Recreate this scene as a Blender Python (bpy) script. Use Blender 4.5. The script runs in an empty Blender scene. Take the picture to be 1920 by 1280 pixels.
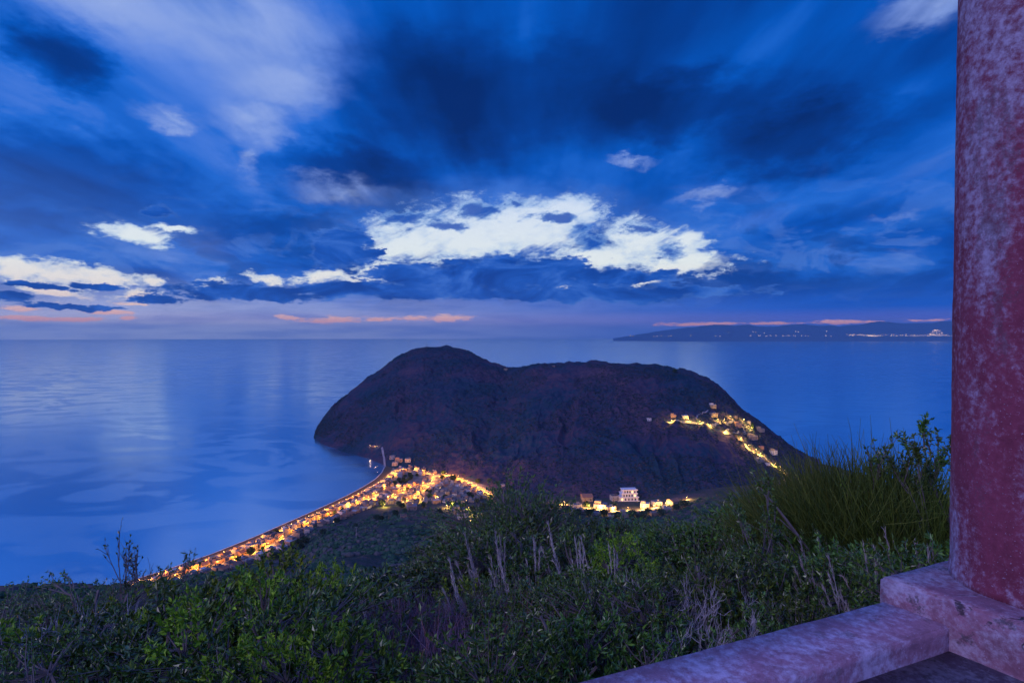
import bpy, math, random
import numpy as np
from mathutils import Vector, Matrix

random.seed(7)
rng = np.random.default_rng(7)
S = bpy.context.scene
COL = S.collection
EYE = 280.0
HAZE = True
F = 1067.0
CX, CY = 960.0, 630.0

# ------------------------------------------------------------------ helpers
def lin(r, g, b):
    f = lambda c: (c / 255 / 12.92) if c / 255 <= 0.04045 else ((c / 255 + 0.055) / 1.055) ** 2.4
    return (f(r), f(g), f(b), 1.0)

def tag(o, label=None, cat=None, group=None, kind=None):
    if label: o['label'] = label
    if cat: o['category'] = cat
    if group: o['group'] = group
    if kind: o['kind'] = kind
    return o

def mesh_obj(name, V, Fc, mats, parent=None, smooth=False, fmat=None):
    me = bpy.data.meshes.new(name)
    V = np.asarray(V, dtype=np.float32)
    if isinstance(Fc, np.ndarray) and Fc.ndim == 2:
        n, k = Fc.shape
        me.vertices.add(len(V)); me.vertices.foreach_set('co', V.ravel())
        me.loops.add(n * k); me.loops.foreach_set('vertex_index', Fc.astype(np.int32).ravel())
        me.polygons.add(n)
        me.polygons.foreach_set('loop_start', np.arange(0, n * k, k, dtype=np.int32))
        me.polygons.foreach_set('loop_total', np.full(n, k, dtype=np.int32))
        me.update(calc_edges=True)
    else:
        me.from_pydata([tuple(map(float, v)) for v in V], [], [tuple(map(int, f)) for f in Fc])
        me.update()
    if not isinstance(mats, (list, tuple)): mats = [mats]
    for m in mats: me.materials.append(m)
    if fmat is not None: me.polygons.foreach_set('material_index', np.asarray(fmat, dtype=np.int32))
    me.polygons.foreach_set('use_smooth', np.full(len(me.polygons), bool(smooth)))
    o = bpy.data.objects.new(name, me)
    COL.objects.link(o)
    if parent: o.parent = parent
    return o

def empty(name, loc=(0, 0, 0), rz=0.0):
    o = bpy.data.objects.new(name, None)
    o.empty_display_size = 0.5
    COL.objects.link(o)
    o.location = loc; o.rotation_euler = (0, 0, rz)
    return o

def copy_thing(root):
    r = root.copy(); COL.objects.link(r)
    for k in ('label', 'group'):
        if k in r: del r[k]
    for ch in root.children:
        c = ch.copy(); COL.objects.link(c); c.parent = r
        for g in ch.children:
            d = g.copy(); COL.objects.link(d); d.parent = c
    return r

class MB:
    def __init__(s): s.v = []; s.f = []
    def box(s, c, size, rz=0.0):
        cx, cy, cz = c; sx, sy, sz = [k / 2 for k in size]
        b = len(s.v); ca, sa = math.cos(rz), math.sin(rz)
        for dz in (-sz, sz):
            for dx, dy in ((-sx, -sy), (sx, -sy), (sx, sy), (-sx, sy)):
                s.v.append((cx + dx * ca - dy * sa, cy + dx * sa + dy * ca, cz + dz))
        for q in ((0, 3, 2, 1), (4, 5, 6, 7), (0, 1, 5, 4), (1, 2, 6, 5), (2, 3, 7, 6), (3, 0, 4, 7)):
            s.f.append(tuple(b + i for i in q))
        return s
    def tube(s, pts, rads, n=5):
        b0 = len(s.v); pts = [Vector(p) for p in pts]
        for i, p in enumerate(pts):
            d = (pts[min(i + 1, len(pts) - 1)] - pts[max(i - 1, 0)])
            if d.length < 1e-6: d = Vector((0, 0, 1))
            d.normalize()
            a = d.cross(Vector((0.31, 0.95, 0.1))).normalized(); c = d.cross(a)
            for k in range(n):
                t = 2 * math.pi * k / n
                s.v.append(tuple(p + (a * math.cos(t) + c * math.sin(t)) * rads[i]))
        for i in range(len(pts) - 1):
            for k in range(n):
                k2 = (k + 1) % n
                s.f.append((b0 + i * n + k, b0 + i * n + k2, b0 + (i + 1) * n + k2, b0 + (i + 1) * n + k))
        s.f.append(tuple(b0 + (len(pts) - 1) * n + k for k in range(n)))
        s.f.append(tuple(b0 + k for k in reversed(range(n))))
        return s
    def lathe(s, prof, n=12, c=(0, 0, 0)):
        b = len(s.v)
        for r, z in prof:
            for k in range(n):
                t = 2 * math.pi * k / n
                s.v.append((c[0] + r * math.cos(t), c[1] + r * math.sin(t), c[2] + z))
        for i in range(len(prof) - 1):
            for k in range(n):
                k2 = (k + 1) % n
                s.f.append((b + i * n + k, b + i * n + k2, b + (i + 1) * n + k2, b + (i + 1) * n + k))
        s.f.append(tuple(b + (len(prof) - 1) * n + k for k in range(n)))
        s.f.append(tuple(b + k for k in reversed(range(n))))
        return s
    def build(s, name, mat, parent=None, smooth=False):
        return mesh_obj(name, s.v, s.f, mat, parent, smooth)

# value noise -------------------------------------------------------
def _h(ix, iy, seed):
    n = (ix.astype(np.int64) * 374761393 + iy.astype(np.int64) * 668265263 + seed * 974711) & 0xffffffff
    n = ((n ^ (n >> 13)) * 1274126177) & 0xffffffff
    n = n ^ (n >> 16)
    return (n & 0xffff) / 65535.0
def vnoise(x, y, seed=0):
    x = np.asarray(x, float); y = np.asarray(y, float)
    ix = np.floor(x); iy = np.floor(y); fx = x - ix; fy = y - iy
    fx = fx * fx * (3 - 2 * fx); fy = fy * fy * (3 - 2 * fy)
    a = _h(ix, iy, seed); b = _h(ix + 1, iy, seed); c = _h(ix, iy + 1, seed); d = _h(ix + 1, iy + 1, seed)
    return (a * (1 - fx) + b * fx) * (1 - fy) + (c * (1 - fx) + d * fx) * fy
def fbm(x, y, oct=4, seed=0):
    s = 0; a = 1; t = 0
    for i in range(oct):
        s = s + a * (vnoise(x * 2 ** i, y * 2 ** i, seed + i * 17) - 0.5); t += a; a *= 0.5
    return s / t * 2

# ------------------------------------------------------------------ terrain shape
def at(px, py, D):
    return ((px - CX) / F * D, D, EYE - (py - CY) / F * D)
def at_z(px, py, z):
    return at(px, py, (EYE - z) * F / (py - CY))

RN = np.array([0, 2, 4, 8, 15, 30, 60, 120, 180, 250, 350, 500, 650, 780, 870, 950, 1100, 1300, 1700], float)
def A(px): return math.degrees(math.atan((px - CX) / F))
TAB = [
 (-180,  [278.4,278.4,278.6,279,280,282,287,298,306,315,328,340,345,345,345,340,330,300,200]),
 (-100,  [278,277.8,277.6,277,276,275,272,266,258,248,225,190,150,110,80,50,0,-10,-10]),
 (-65,   [278,277.6,277,275.5,273,268,259,240,222,195,150,80,20,-5,-10,-10,-10,-10,-10]),
 (A(0),  [278,277.5,276.8,275.2,272.3,266.8,256.5,238.5,220.5,180,125,45,2,-8,-10,-10,-10,-10,-10]),
 (A(250),[278,277.5,276.8,275.2,272.3,266.8,256.3,235.5,214,184,128,62,16,6,6,6,6,-10,-10]),
 (A(500),[278,277.5,276.8,275.2,272.3,266.8,256,234.5,212,186,138,68,20,6,6,6,6,6,-10]),
 (A(640),[278,277.5,276.8,275.2,272.3,266.8,255.5,233,208,180,143,97,57,28,11,6,6,6,-10]),
 (A(760),[278,277.5,276.8,275.2,272.2,266.8,255,231,205,173,138,98,62,35,16,7,6,6,-10]),
 (A(870),[278,277.5,276.9,275.4,272.5,267.5,257,235,210,179,145,102,62,31,16,8,7,6,-10]),
 (A(1000),[278,277.6,277,275.6,272.8,268,257.5,237,216,192,158,110,60,22,12,11,9,6,-10]),
 (A(1200),[278,277.6,277.1,275.8,273.2,268.5,259,239,219,195,162,111,63,23,12,11,9,6,-10]),
 (A(1500),[278,277.7,277.3,276.2,274,270,262,246,231,215,190,158,116,86,66,48,18,5,-10]),
 (A(1900),[278,277.8,277.4,276.4,274.3,270.5,262,245,230,215,195,160,115,80,60,42,10,-10,-10]),
 (75,    [278,277.9,277.7,277.0,276,273.5,267,253,240,226,205,165,120,85,60,42,10,-10,-10]),
 (180,   [278.4,278.4,278.6,279,280,282,287,298,306,315,328,340,345,345,345,340,330,300,200]),
]
TA = np.array([t[0] for t in TAB]); TZ = np.array([t[1] for t in TAB], float)

SHORE_PX = [(724,866),(722,874),(716,886),(704,898),(682,912),(652,928),(612,947),(560,970),(480,1005),(400,1037),(320,1065),(240,1090)]
SHORE = [at_z(p[0], p[1], 0.0)[:2] for p in SHORE_PX]
SHORE = [(-200, 1420), (-262, 1290)] + SHORE + [(-478, 590), (-505, 480), (-520, 340), (-600, 100), (-700, -600)]
SH = np.array(SHORE)

def shore_dist(x, y):
    """signed distance, positive inland (to the right of the shore seen from the north end)"""
    x = np.asarray(x, float); y = np.asarray(y, float)
    best = np.full(x.shape, 1e9); sgn = np.ones(x.shape)
    for i in range(len(SH) - 1):
        a = SH[i]; b = SH[i + 1]; ab = b - a
        t = np.clip(((x - a[0]) * ab[0] + (y - a[1]) * ab[1]) / (ab @ ab), 0, 1)
        dx = x - (a[0] + ab[0] * t); dy = y - (a[1] + ab[1] * t)
        d = np.hypot(dx, dy)
        cr = ab[0] * dy - ab[1] * dx
        m = d < best
        best = np.where(m, d, best); sgn = np.where(m, np.where(cr > 0, 1.0, -1.0), sgn)
    return best * sgn

def base_z(x, y):
    x = np.asarray(x, float); y = np.asarray(y, float)
    a = np.degrees(np.arctan2(x, y)); r = np.hypot(x, y)
    j = np.clip(np.searchsorted(TA, a) - 1, 0, len(TA) - 2)
    t = (a - TA[j]) / (TA[j + 1] - TA[j]); t = np.clip(t, 0, 1); t = t * t * (3 - 2 * t)
    i = np.clip(np.searchsorted(RN, r) - 1, 0, len(RN) - 2)
    s = np.clip((r - RN[i]) / (RN[i + 1] - RN[i]), 0, 1)
    z0 = TZ[j, i] * (1 - s) + TZ[j, i + 1] * s
    z1 = TZ[j + 1, i] * (1 - s) + TZ[j + 1, i + 1] * s
    return z0 * (1 - t) + z1 * t

def terr(x, y):
    x = np.asarray(x, float); y = np.asarray(y, float)
    z = base_z(x, y); r = np.hypot(x, y)
    hill = np.clip((z - 9) / 25, 0, 1)
    amp = hill * np.clip((r - 25) / 120, 0, 1)
    z = z + amp * (fbm(x / 70, y / 70, 4, 3) * 7 + fbm(x / 14, y / 14, 3, 9) * 2.0)
    z = z + np.clip((r - 4) / 20, 0, 1) * fbm(x / 3, y / 3, 2, 5) * 0.25 * np.clip(hill + .1, 0, 1)
    near = r < 3000
    d = shore_dist(x, y)
    prof = np.interp(d, [-200, -30, 0, 12, 19, 19.6, 42, 86, 400], [-15, -4, 0.0, 2.2, 3.4, 4.4, 5.0, 60, 400])
    return np.minimum(z, prof)

# headland --------------------------------------------------------------
HL = np.array([
 # px, ridge py, ridge D, front D, front z
 (588,821,1566,1560,-3),(592,808,1590,1540,-3),(600,794,1640,1485,-3),(612,780,1670,1440,-3),(640,750,1740,1370,-3),
 (690,712,1840,1290,-3),(722,689,1890,1225,-2),(740,676,1920,1180,3),(770,660,1970,1160,4),(800,652,2000,1150,4),
 (840,653,1990,1110,4),(880,662,1950,1060,4),(920,680,1880,1010,4),(950,691,1800,985,4),(965,692,1720,975,4),
 (1000,686,1620,960,4),(1080,683,1540,935,5),(1160,684,1500,930,5),(1230,690,1460,930,5),(1290,702,1420,935,6),
 (1330,717,1390,940,8),(1362,740,1365,950,8),(1382,762,1345,960,8),(1402,777,1330,975,8),(1440,807,1300,990,8),
 (1480,836,1285,1010,5),(1520,860,1255,1040,2),(1550,876,1225,1080,0),(1580,886,1190,1120,-4),(1600,888,1160,1130,-5)], float)
def headland(px, w):
    """w in [0,1] front to ridge, (1,2] ridge to back shore -> x,y,z"""
    rp = np.interp(px, HL[:, 0], HL[:, 1]); rD = np.interp(px, HL[:, 0], HL[:, 2])
    fD = np.interp(px, HL[:, 0], HL[:, 3]); fz = np.interp(px, HL[:, 0], HL[:, 4])
    rz = EYE - (rp - CY) / F * rD
    wf = np.clip(w, 0, 1); wb = np.clip(w - 1, 0, 1)
    D = fD + (rD - fD) * wf + wb * (60 + rz * 2.0)
    prof = 0.42 * wf + 0.58 * np.sin(wf * math.pi / 2) ** 1.15
    z = fz + (rz - fz) * prof
    z = np.where(w > 1, rz - (rz + 6) * (1 - np.cos(wb * math.pi / 2)), z)
    x = (px - CX) / F * D
    return x, D, z, rz, wf, wb

def build_headland(mat):
    npx = 900; nf = 300; nb = 40
    px = np.linspace(588, 1600, npx)
    w = np.concatenate([np.linspace(0, 1, nf), 1 + np.linspace(0.02, 1, nb)])
    P, W = np.meshgrid(px, w, indexing='ij')
    x, y, z, rz, wf, wb = headland(P, W)
    env = np.clip(wf * 6, 0, 1) * np.clip(rz / 60, 0, 1)
    top = 1 - 0.85 * np.clip((wf - 0.8) * 5, 0, 1) * (W <= 1)
    # gullies that run down the face
    cr = P / 30.0 + fbm(x / 240, y / 240, 2, 21) * 2.4
    g = -np.abs(fbm(cr * .7 + fbm(x / 90, y / 60, 3, 35) * .8, y / 200, 4, 31)) * 20
    z = z + env * top * (g * np.clip((1.1 - wf) * 1.8, 0.1, 1) + 5 + fbm(x / 55, y / 45, 5, 41) * 12)
    z = z + np.clip(wf * 10, 0, 1) * (fbm(x / 13, y / 13, 3, 51) * 4.2)
    cliff = np.clip(1 - wf * 14, 0, 1) * np.clip((735 - P) / 20, 0, 1)
    V = np.stack([x, y, z], -1).reshape(-1, 3)
    nw = len(w)
    ii, jj = np.meshgrid(np.arange(npx - 1), np.arange(nw - 1), indexing='ij')
    a = (ii * nw + jj).ravel()
    Fc = np.stack([a, a + nw, a + nw + 1, a + 1], 1)
    o = mesh_obj('headland', V, Fc, mat, smooth=True)
    tag(o, 'dark scrub covered headland with two rounded summits rising from the sea', 'headland', kind='structure')
    return x, y, z

def make_bvh(V, Fc):
    from mathutils.bvhtree import BVHTree
    return BVHTree.FromPolygons([tuple(v) for v in V.tolist()], [tuple(f) for f in Fc.tolist()])

# ------------------------------------------------------------------ materials
def new_mat(name):
    m = bpy.data.materials.new(name); m.use_nodes = True
    nt = m.node_tree; nt.nodes.clear()
    return m, nt, nt.nodes, nt.links
def N(nt, typ, **kw):
    n = nt.nodes.new(typ)
    for k, v in kw.items():
        if k.startswith('i_'): n.inputs[k[2:].replace('_', ' ')].default_value = v
        else: setattr(n, k, v)
    return n
def out(nt, sock):
    o = nt.nodes.new('ShaderNodeOutputMaterial'); nt.links.new(sock, o.inputs['Surface']); return o
def ramp(nt, fac, stops, interp='LINEAR'):
    r = nt.nodes.new('ShaderNodeValToRGB'); r.color_ramp.interpolation = interp
    e = r.color_ramp.elements
    while len(e) < len(stops): e.new(0.5)
    for k, (p, c) in enumerate(stops):
        e[k].position = p; e[k].color = c if len(c) == 4 else (*c, 1)
    if fac is not None: nt.links.new(fac, r.inputs[0])
    return r.outputs[0]
def noise(nt, vec, scale, detail=5, rough=0.55, dist=0.0):
    n = N(nt, 'ShaderNodeTexNoise'); n.inputs['Scale'].default_value = scale
    n.inputs['Detail'].default_value = detail; n.inputs['Roughness'].default_value = rough
    n.inputs['Distortion'].default_value = dist
    if vec is not None: nt.links.new(vec, n.inputs['Vector'])
    return n.outputs['Fac']
def math_n(nt, op, a, b=None, c=None, clamp=False):
    n = nt.nodes.new('ShaderNodeMath'); n.operation = op; n.use_clamp = clamp
    for i, v in enumerate((a, b, c)):
        if v is None: continue
        if isinstance(v, (int, float)): n.inputs[i].default_value = v
        else: nt.links.new(v, n.inputs[i])
    return n.outputs[0]
def mix(nt, fac, a, b, mode='MIX'):
    n = nt.nodes.new('ShaderNodeMix'); n.data_type = 'RGBA'; n.blend_type = mode
    for sock, v in ((n.inputs[0], fac), (n.inputs[6], a), (n.inputs[7], b)):
        if isinstance(v, (int, float)): sock.default_value = v
        elif isinstance(v, tuple): sock.default_value = v if len(v) == 4 else (*v, 1)
        else: nt.links.new(v, sock)
    return n.outputs[2]
def smooth(nt, v, lo, hi, a=0.0, b=1.0):
    n = nt.nodes.new('ShaderNodeMapRange'); n.interpolation_type = 'SMOOTHSTEP'
    n.inputs['From Min'].default_value = lo; n.inputs['From Max'].default_value = hi
    n.inputs['To Min'].default_value = a; n.inputs['To Max'].default_value = b
    nt.links.new(v, n.inputs['Value']); return n.outputs[0]
def principled(nt, col, rough=0.7, spec=0.3, bump=None, bs=0.3, bd=0.05, metallic=0.0):
    p = nt.nodes.new('ShaderNodeBsdfPrincipled')
    if isinstance(col, tuple): p.inputs['Base Color'].default_value = col if len(col) == 4 else (*col, 1)
    else: nt.links.new(col, p.inputs['Base Color'])
    if isinstance(rough, (int, float)): p.inputs['Roughness'].default_value = rough
    else: nt.links.new(rough, p.inputs['Roughness'])
    p.inputs['Specular IOR Level'].default_value = spec
    p.inputs['Metallic'].default_value = metallic
    if bump is not None:
        b = nt.nodes.new('ShaderNodeBump'); b.inputs['Strength'].default_value = bs; b.inputs['Distance'].default_value = bd
        nt.links.new(bump, b.inputs['Height']); nt.links.new(b.outputs[0], p.inputs['Normal'])
    return p.outputs[0]
def objco(nt): return nt.nodes.new('ShaderNodeTexCoord').outputs['Object']

def m_terrain(name, cols, scales=(0.02, 0.15), spec=0.05):
    m, nt, ns, ln = new_mat(name)
    co = objco(nt)
    a = noise(nt, co, scales[0], 6, .6); b = noise(nt, co, scales[1], 6, .7)
    f = math_n(nt, 'ADD', math_n(nt, 'MULTIPLY', a, .55), math_n(nt, 'MULTIPLY', b, .45))
    c = ramp(nt, f, [(0.36, cols[0]), (0.46, cols[1]), (0.54, cols[2]), (0.66, cols[3])])
    out(nt, principled(nt, c, 0.95, spec, b, .8, 2.0)); return m
def m_plain(name, col, rough=.7, spec=.3, var=.25, sc=3.0, bump=.15, bd=.02, rnd=False):
    m, nt, ns, ln = new_mat(name)
    co = objco(nt); n = noise(nt, co, sc, 5, .6)
    lo = tuple(c * (1 - var) for c in col[:3]); hi = tuple(min(1, c * (1 + var)) for c in col[:3])
    c = ramp(nt, n, [(.3, lo), (.7, hi)])
    out(nt, principled(nt, c, rough, spec, n, bump, bd)); return m
def m_leaf(name, c1, c2, c3, rough=.34, spec=.6):
    m, nt, ns, ln = new_mat(name)
    g = nt.nodes.new('ShaderNodeNewGeometry'); oi = nt.nodes.new('ShaderNodeObjectInfo')
    c = ramp(nt, g.outputs['Random Per Island'], [(0, c1), (.55, c2), (1, c3)])
    hsv = nt.nodes.new('ShaderNodeHueSaturation')
    nt.links.new(c, hsv.inputs['Color'])
    nt.links.new(math_n(nt, 'ADD', math_n(nt, 'MULTIPLY', oi.outputs['Random'], .05), .475), hsv.inputs['Hue'])
    nt.links.new(math_n(nt, 'ADD', math_n(nt, 'MULTIPLY', oi.outputs['Random'], .7), .7), hsv.inputs['Value'])
    out(nt, principled(nt, hsv.outputs[0], rough, spec)); return m
def m_emit(name, col, strength, sample=False):
    m, nt, ns, ln = new_mat(name)
    e = nt.nodes.new('ShaderNodeEmission'); e.inputs[0].default_value = (*col[:3], 1); e.inputs[1].default_value = strength
    out(nt, e.outputs[0])
    m.cycles.emission_sampling = 'AUTO' if sample else 'NONE'
    return m

M = {}
M['head'] = m_terrain('headland_scrub', [(.010, .038, .055), (.022, .048, .085), (.060, .046, .082), (.11, .070, .095)], (.006, .11))
M['hill'] = m_terrain('hillside_soil', [(.025, .05, .04), (.045, .07, .06), (.08, .075, .085), (.12, .09, .11)], (.02, .25))
M['beach'] = m_plain('shingle', (.10, .075, .06), .9, .1, .3, .6)
M['yard'] = m_plain('paved_yards', (.22, .19, .17), .9, .1, .45, .08)
M['asph'] = m_plain('asphalt', (.27, .25, .22), .85, .2, .2, .5)
M['track'] = m_plain('pale_track', (.30, .26, .28), .9, .1, .2, .5)
M['wallw'] = None
def m_house(name, stops, rough=.8):
    m, nt, ns, ln = new_mat(name)
    oi = nt.nodes.new('ShaderNodeObjectInfo')
    c = ramp(nt, oi.outputs['Random'], stops, 'CONSTANT')
    n = noise(nt, objco(nt), .5, 5, .6)
    c2 = mix(nt, math_n(nt, 'MULTIPLY', n, .5), c, (.2, .18, .18, 1), 'MULTIPLY')
    out(nt, principled(nt, c2, rough, .2, n, .2, .03)); return m
M['wallw'] = m_house('painted_render', [(0, (.40, .37, .39)), (.3, (.38, .30, .23)), (.45, (.40, .24, .19)), (.6, (.66, .63, .66)), (.68, (.27, .21, .20)), (.86, (.33, .28, .27))])
M['roof'] = m_house('flat_roof', [(0, (.24, .22, .25)), (.3, (.34, .31, .34)), (.5, (.18, .14, .14)), (.7, (.28, .25, .28)), (.88, (.55, .53, .58))])
M['tile'] = m_house('roof_tiles', [(0, (.36, .18, .13)), (.5, (.28, .16, .13))])
M['glass'] = m_plain('window_pane', (.03, .04, .05), .15, .5, .1)
M['door'] = m_plain('wooden_door', (.12, .07, .04), .6)
M['lit'] = m_emit('lit_window', (1, .62, .25), 3.0)
M['metal'] = m_plain('lamp_metal', (.12, .12, .12), .5)
M['bulb'] = m_emit('sodium_lamp', (1, .60, .18), 30.0)
M['bulbw'] = m_emit('pink_lamp', (1, .62, .5), 12.0)
M['bark'] = m_plain('bark', (.16, .13, .13), .9, .1, .3, 20)
M['barkp'] = m_plain('pale_dead_wood', (.42, .36, .42), .85, .15, .3, 25)
M['rod'] = m_leaf('broom_rods', (.05, .09, .015), (.09, .145, .02), (.17, .21, .035), .6, .2)
M['lent'] = m_leaf('lentisk_leaf', (.03, .065, .012), (.065, .13, .02), (.14, .235, .03))
M['leafy'] = m_leaf('bright_leaf', (.08, .16, .015), (.17, .30, .02), (.30, .42, .03), .5, .25)
M['heath'] = m_leaf('heather_twig', (.12, .08, .12), (.22, .15, .22), (.30, .10, .08), .8, .1)
M['dead'] = m_leaf('dead_twig', (.28, .25, .27), (.42, .38, .40), (.58, .53, .55), .8, .1)
M['plume'] = m_leaf('grass_plume', (.36, .30, .31), (.50, .42, .42), (.64, .56, .53), .8, .1)
M['blade'] = m_leaf('grass_blade', (.12, .14, .06), (.22, .22, .10), (.34, .30, .18), .7, .1)
M['hscrub'] = m_leaf('headland_bush', (.010, .028, .03), (.024, .040, .048), (.05, .040, .055), .95, .03)
M['scrub'] = m_leaf('far_scrub', (.02, .055, .03), (.045, .09, .05), (.10, .085, .09), .9, .05)

# ------------------------------------------------------------------ world: dusk sky
def build_world():
    w = bpy.data.worlds.new('World'); S.world = w; w.use_nodes = True
    nt = w.node_tree; nt.nodes.clear()
    L = nt.links
    tc = nt.nodes.new('ShaderNodeTexCoord')
    sep = nt.nodes.new('ShaderNodeSeparateXYZ'); L.new(tc.outputs['Generated'], sep.inputs[0])
    X, Y, Z = sep.outputs
    az = math_n(nt, 'ARCTAN2', X, Y)
    hyp = math_n(nt, 'SQRT', math_n(nt, 'ADD', math_n(nt, 'MULTIPLY', X, X), math_n(nt, 'MULTIPLY', Y, Y)))
    v = math_n(nt, 'DIVIDE', Z, math_n(nt, 'MAXIMUM', hyp, .02))
    vp = math_n(nt, 'MAXIMUM', v, 0.0)
    def comb(a, b, c=0.0):
        n = nt.nodes.new('ShaderNodeCombineXYZ')
        for i, s in enumerate((a, b, c)):
            if isinstance(s, (int, float)): n.inputs[i].default_value = s
            else: L.new(s, n.inputs[i])
        return n.outputs[0]
    # overhead cloud-layer coordinates (streets of cloud running away to the horizon)
    zz = math_n(nt, 'ADD', math_n(nt, 'MAXIMUM', Z, 0.0), .10)
    cp = comb(math_n(nt, 'DIVIDE', X, zz), math_n(nt, 'MULTIPLY', math_n(nt, 'DIVIDE', Y, zz), .26))
    n_st = noise(nt, cp, .85, 4, .48, .5)          # broad streaks
    n_st2 = noise(nt, cp, 3.4, 5, .55, .2)
    # angular coordinates with a ragged warp, for the cloud gaps
    ac = comb(az, math_n(nt, 'MULTIPLY', v, 2.0))
    nw = N(nt, 'ShaderNodeTexNoise'); nw.inputs['Scale'].default_value = 9.0; nw.inputs['Detail'].default_value = 9; nw.inputs['Roughness'].default_value = .66
    L.new(ac, nw.inputs['Vector'])
    wsub = nt.nodes.new('ShaderNodeVectorMath'); wsub.operation = 'SUBTRACT'; L.new(nw.outputs['Color'], wsub.inputs[0]); wsub.inputs[1].default_value = (.5, .5, .5)
    def cell(px, py):
        a = math.atan((px - CX) / F); return a, (CY - py) / F * math.cos(a)
    def field(blobs, warp):
        # smallest scaled distance to any of the ellipses (px, py, rx, ry)
        wv = nt.nodes.new('ShaderNodeVectorMath'); wv.operation = 'MULTIPLY_ADD'
        L.new(wsub.outputs[0], wv.inputs[0]); wv.inputs[1].default_value = warp
        L.new(comb(az, v), wv.inputs[2])
        cur = None
        for (px, py, rx, ry) in blobs:
            a0, v0 = cell(px, py); ca = math.cos(a0)
            sx = F / rx / (ca * ca); sx = 1.0 / (rx / F * ca * ca); sy = 1.0 / (ry / F * ca)
            n = nt.nodes.new('ShaderNodeVectorMath'); n.operation = 'MULTIPLY_ADD'
            L.new(wv.outputs[0], n.inputs[0]); n.inputs[1].default_value = (sx, sy, 0); n.inputs[2].default_value = (-a0 * sx, -v0 * sy, 0)
            l = nt.nodes.new('ShaderNodeVectorMath'); l.operation = 'LENGTH'; L.new(n.outputs[0], l.inputs[0])
            cur = l.outputs['Value'] if cur is None else math_n(nt, 'SMOOTH_MIN', cur, l.outputs['Value'], .25)
        return cur
    GAPS = [(770,452,105,46),(870,435,130,56),(985,425,130,50),(1075,392,70,28),(1130,476,120,26),(1195,450,52,44),(1275,498,95,20),(1280,452,50,36),
            (625,517,70,15),(715,524,58,12),(395,541,34,13),(490,521,36,10),(298,524,26,10),(590,520,40,10),(870,527,46,7),(1058,533,50,6),(1225,529,30,6),(245,432,66,19),(325,424,55,8),
            (60,515,150,24),(190,517,80,17),(95,547,72,14),(245,552,60,13),(700,500,40,16)]
    d1 = field(GAPS, (.13, .07, 0))
    PE = [(45,580,45,4),(60,597,62,4.5),(150,598,50,3.5),(200,584,35,4.5),(240,597,14,4),(550,595,22,4),(625,598,44,5.5),(715,599,24,3.5),(825,596,58,5),
          (1305,607,70,2.6),(1445,606,26,3),(1575,604,78,3),(1745,600,26,2.2),(250,570,30,2.5)]
    d2 = field(PE, (.06, .012, 0))
    SOFT = [(400,30,260,90),(200,0,200,60),(520,150,110,60),(470,230,70,40),(330,222,58,18),(468,298,18,34),(1190,298,42,10),(1340,362,80,12),(1670,415,44,8),(1705,463,36,9),(1760,20,120,30),(1400,505,60,8),(380,470,80,40),(640,360,90,24)]
    d3 = field(SOFT, (.10, .10, 0))
    DARK = [(120,330,230,90),(900,190,260,110),(640,330,160,60),(1500,260,190,60),(560,430,110,40),(900,520,230,26),(1450,540,260,35),(1250,200,200,60),(130,120,90,60)]
    d4 = field(DARK, (.22, .16, 0))
    fine = noise(nt, comb(az, math_n(nt, 'MULTIPLY', v, 1.7)), 17.0, 9, .70)
    wis = noise(nt, comb(math_n(nt, 'ADD', math_n(nt, 'MULTIPLY', az, 8.0), math_n(nt, 'MULTIPLY', v, -5.0)), math_n(nt, 'ADD', math_n(nt, 'MULTIPLY', v, 22.0), math_n(nt, 'MULTIPLY', az, -9.0))), 1.3, 7, .62)
    d1n = math_n(nt, 'ADD', d1, math_n(nt, 'MULTIPLY', math_n(nt, 'SUBTRACT', fine, .5), 2.3))
    d1n = math_n(nt, 'ADD', d1n, math_n(nt, 'MULTIPLY', smooth(nt, wis, .53, .66), smooth(nt, v, .10, .19, .1, .4)))
    fine2 = noise(nt, comb(az, math_n(nt, 'MULTIPLY', v, 2.6)), 24.0, 7, .68)
    d1n = math_n(nt, 'ADD', d1n, math_n(nt, 'MULTIPLY', math_n(nt, 'SUBTRACT', fine2, .5), smooth(nt, v, .19, .10, 0, 2.8)))
    gap = smooth(nt, d1n, 1.30, .72)
    thin = math_n(nt, 'MULTIPLY', smooth(nt, wis, .48, .58), smooth(nt, d1, .45, .95, .0, .75))
    gap = math_n(nt, 'MULTIPLY', gap, math_n(nt, 'SUBTRACT', 1.0, math_n(nt, 'MULTIPLY', thin, smooth(nt, v, .07, .14))))
    fine3 = noise(nt, comb(az, math_n(nt, 'MULTIPLY', v, 3.6)), 30.0, 6, .68)
    pe = smooth(nt, math_n(nt, 'ADD', d2, math_n(nt, 'MULTIPLY', math_n(nt, 'SUBTRACT', fine3, .5), 5.0)), 1.5, .5)
    halo = smooth(nt, d1, 2.1, .9)
    soft = smooth(nt, d3, 1.5, .25)
    dark = smooth(nt, d4, 1.6, .2)
    # clear sky seen through the gaps
    clear = ramp(nt, math_n(nt, 'MULTIPLY', vp, 2.0), [(0, lin(255, 150, 150)), (.04, lin(255, 178, 165)), (.075, lin(255, 205, 190)), (.13, lin(250, 238, 228)), (.25, lin(238, 246, 244)), (.55, lin(205, 222, 250)), (1, lin(140, 170, 235))])
    sky = nt.nodes.new('ShaderNodeTexSky'); sky.sky_type = 'NISHITA'; sky.sun_disc = False
    sky.sun_elevation = math.radians(1.0); sky.sun_rotation = math.radians(-6)
    # cloud body
    t = math_n(nt, 'ADD', math_n(nt, 'MULTIPLY', n_st, .70), math_n(nt, 'MULTIPLY', n_st2, .30))
    t = math_n(nt, 'SUBTRACT', math_n(nt, 'ADD', t, .022), math_n(nt, 'MULTIPLY', dark, .14))
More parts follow.
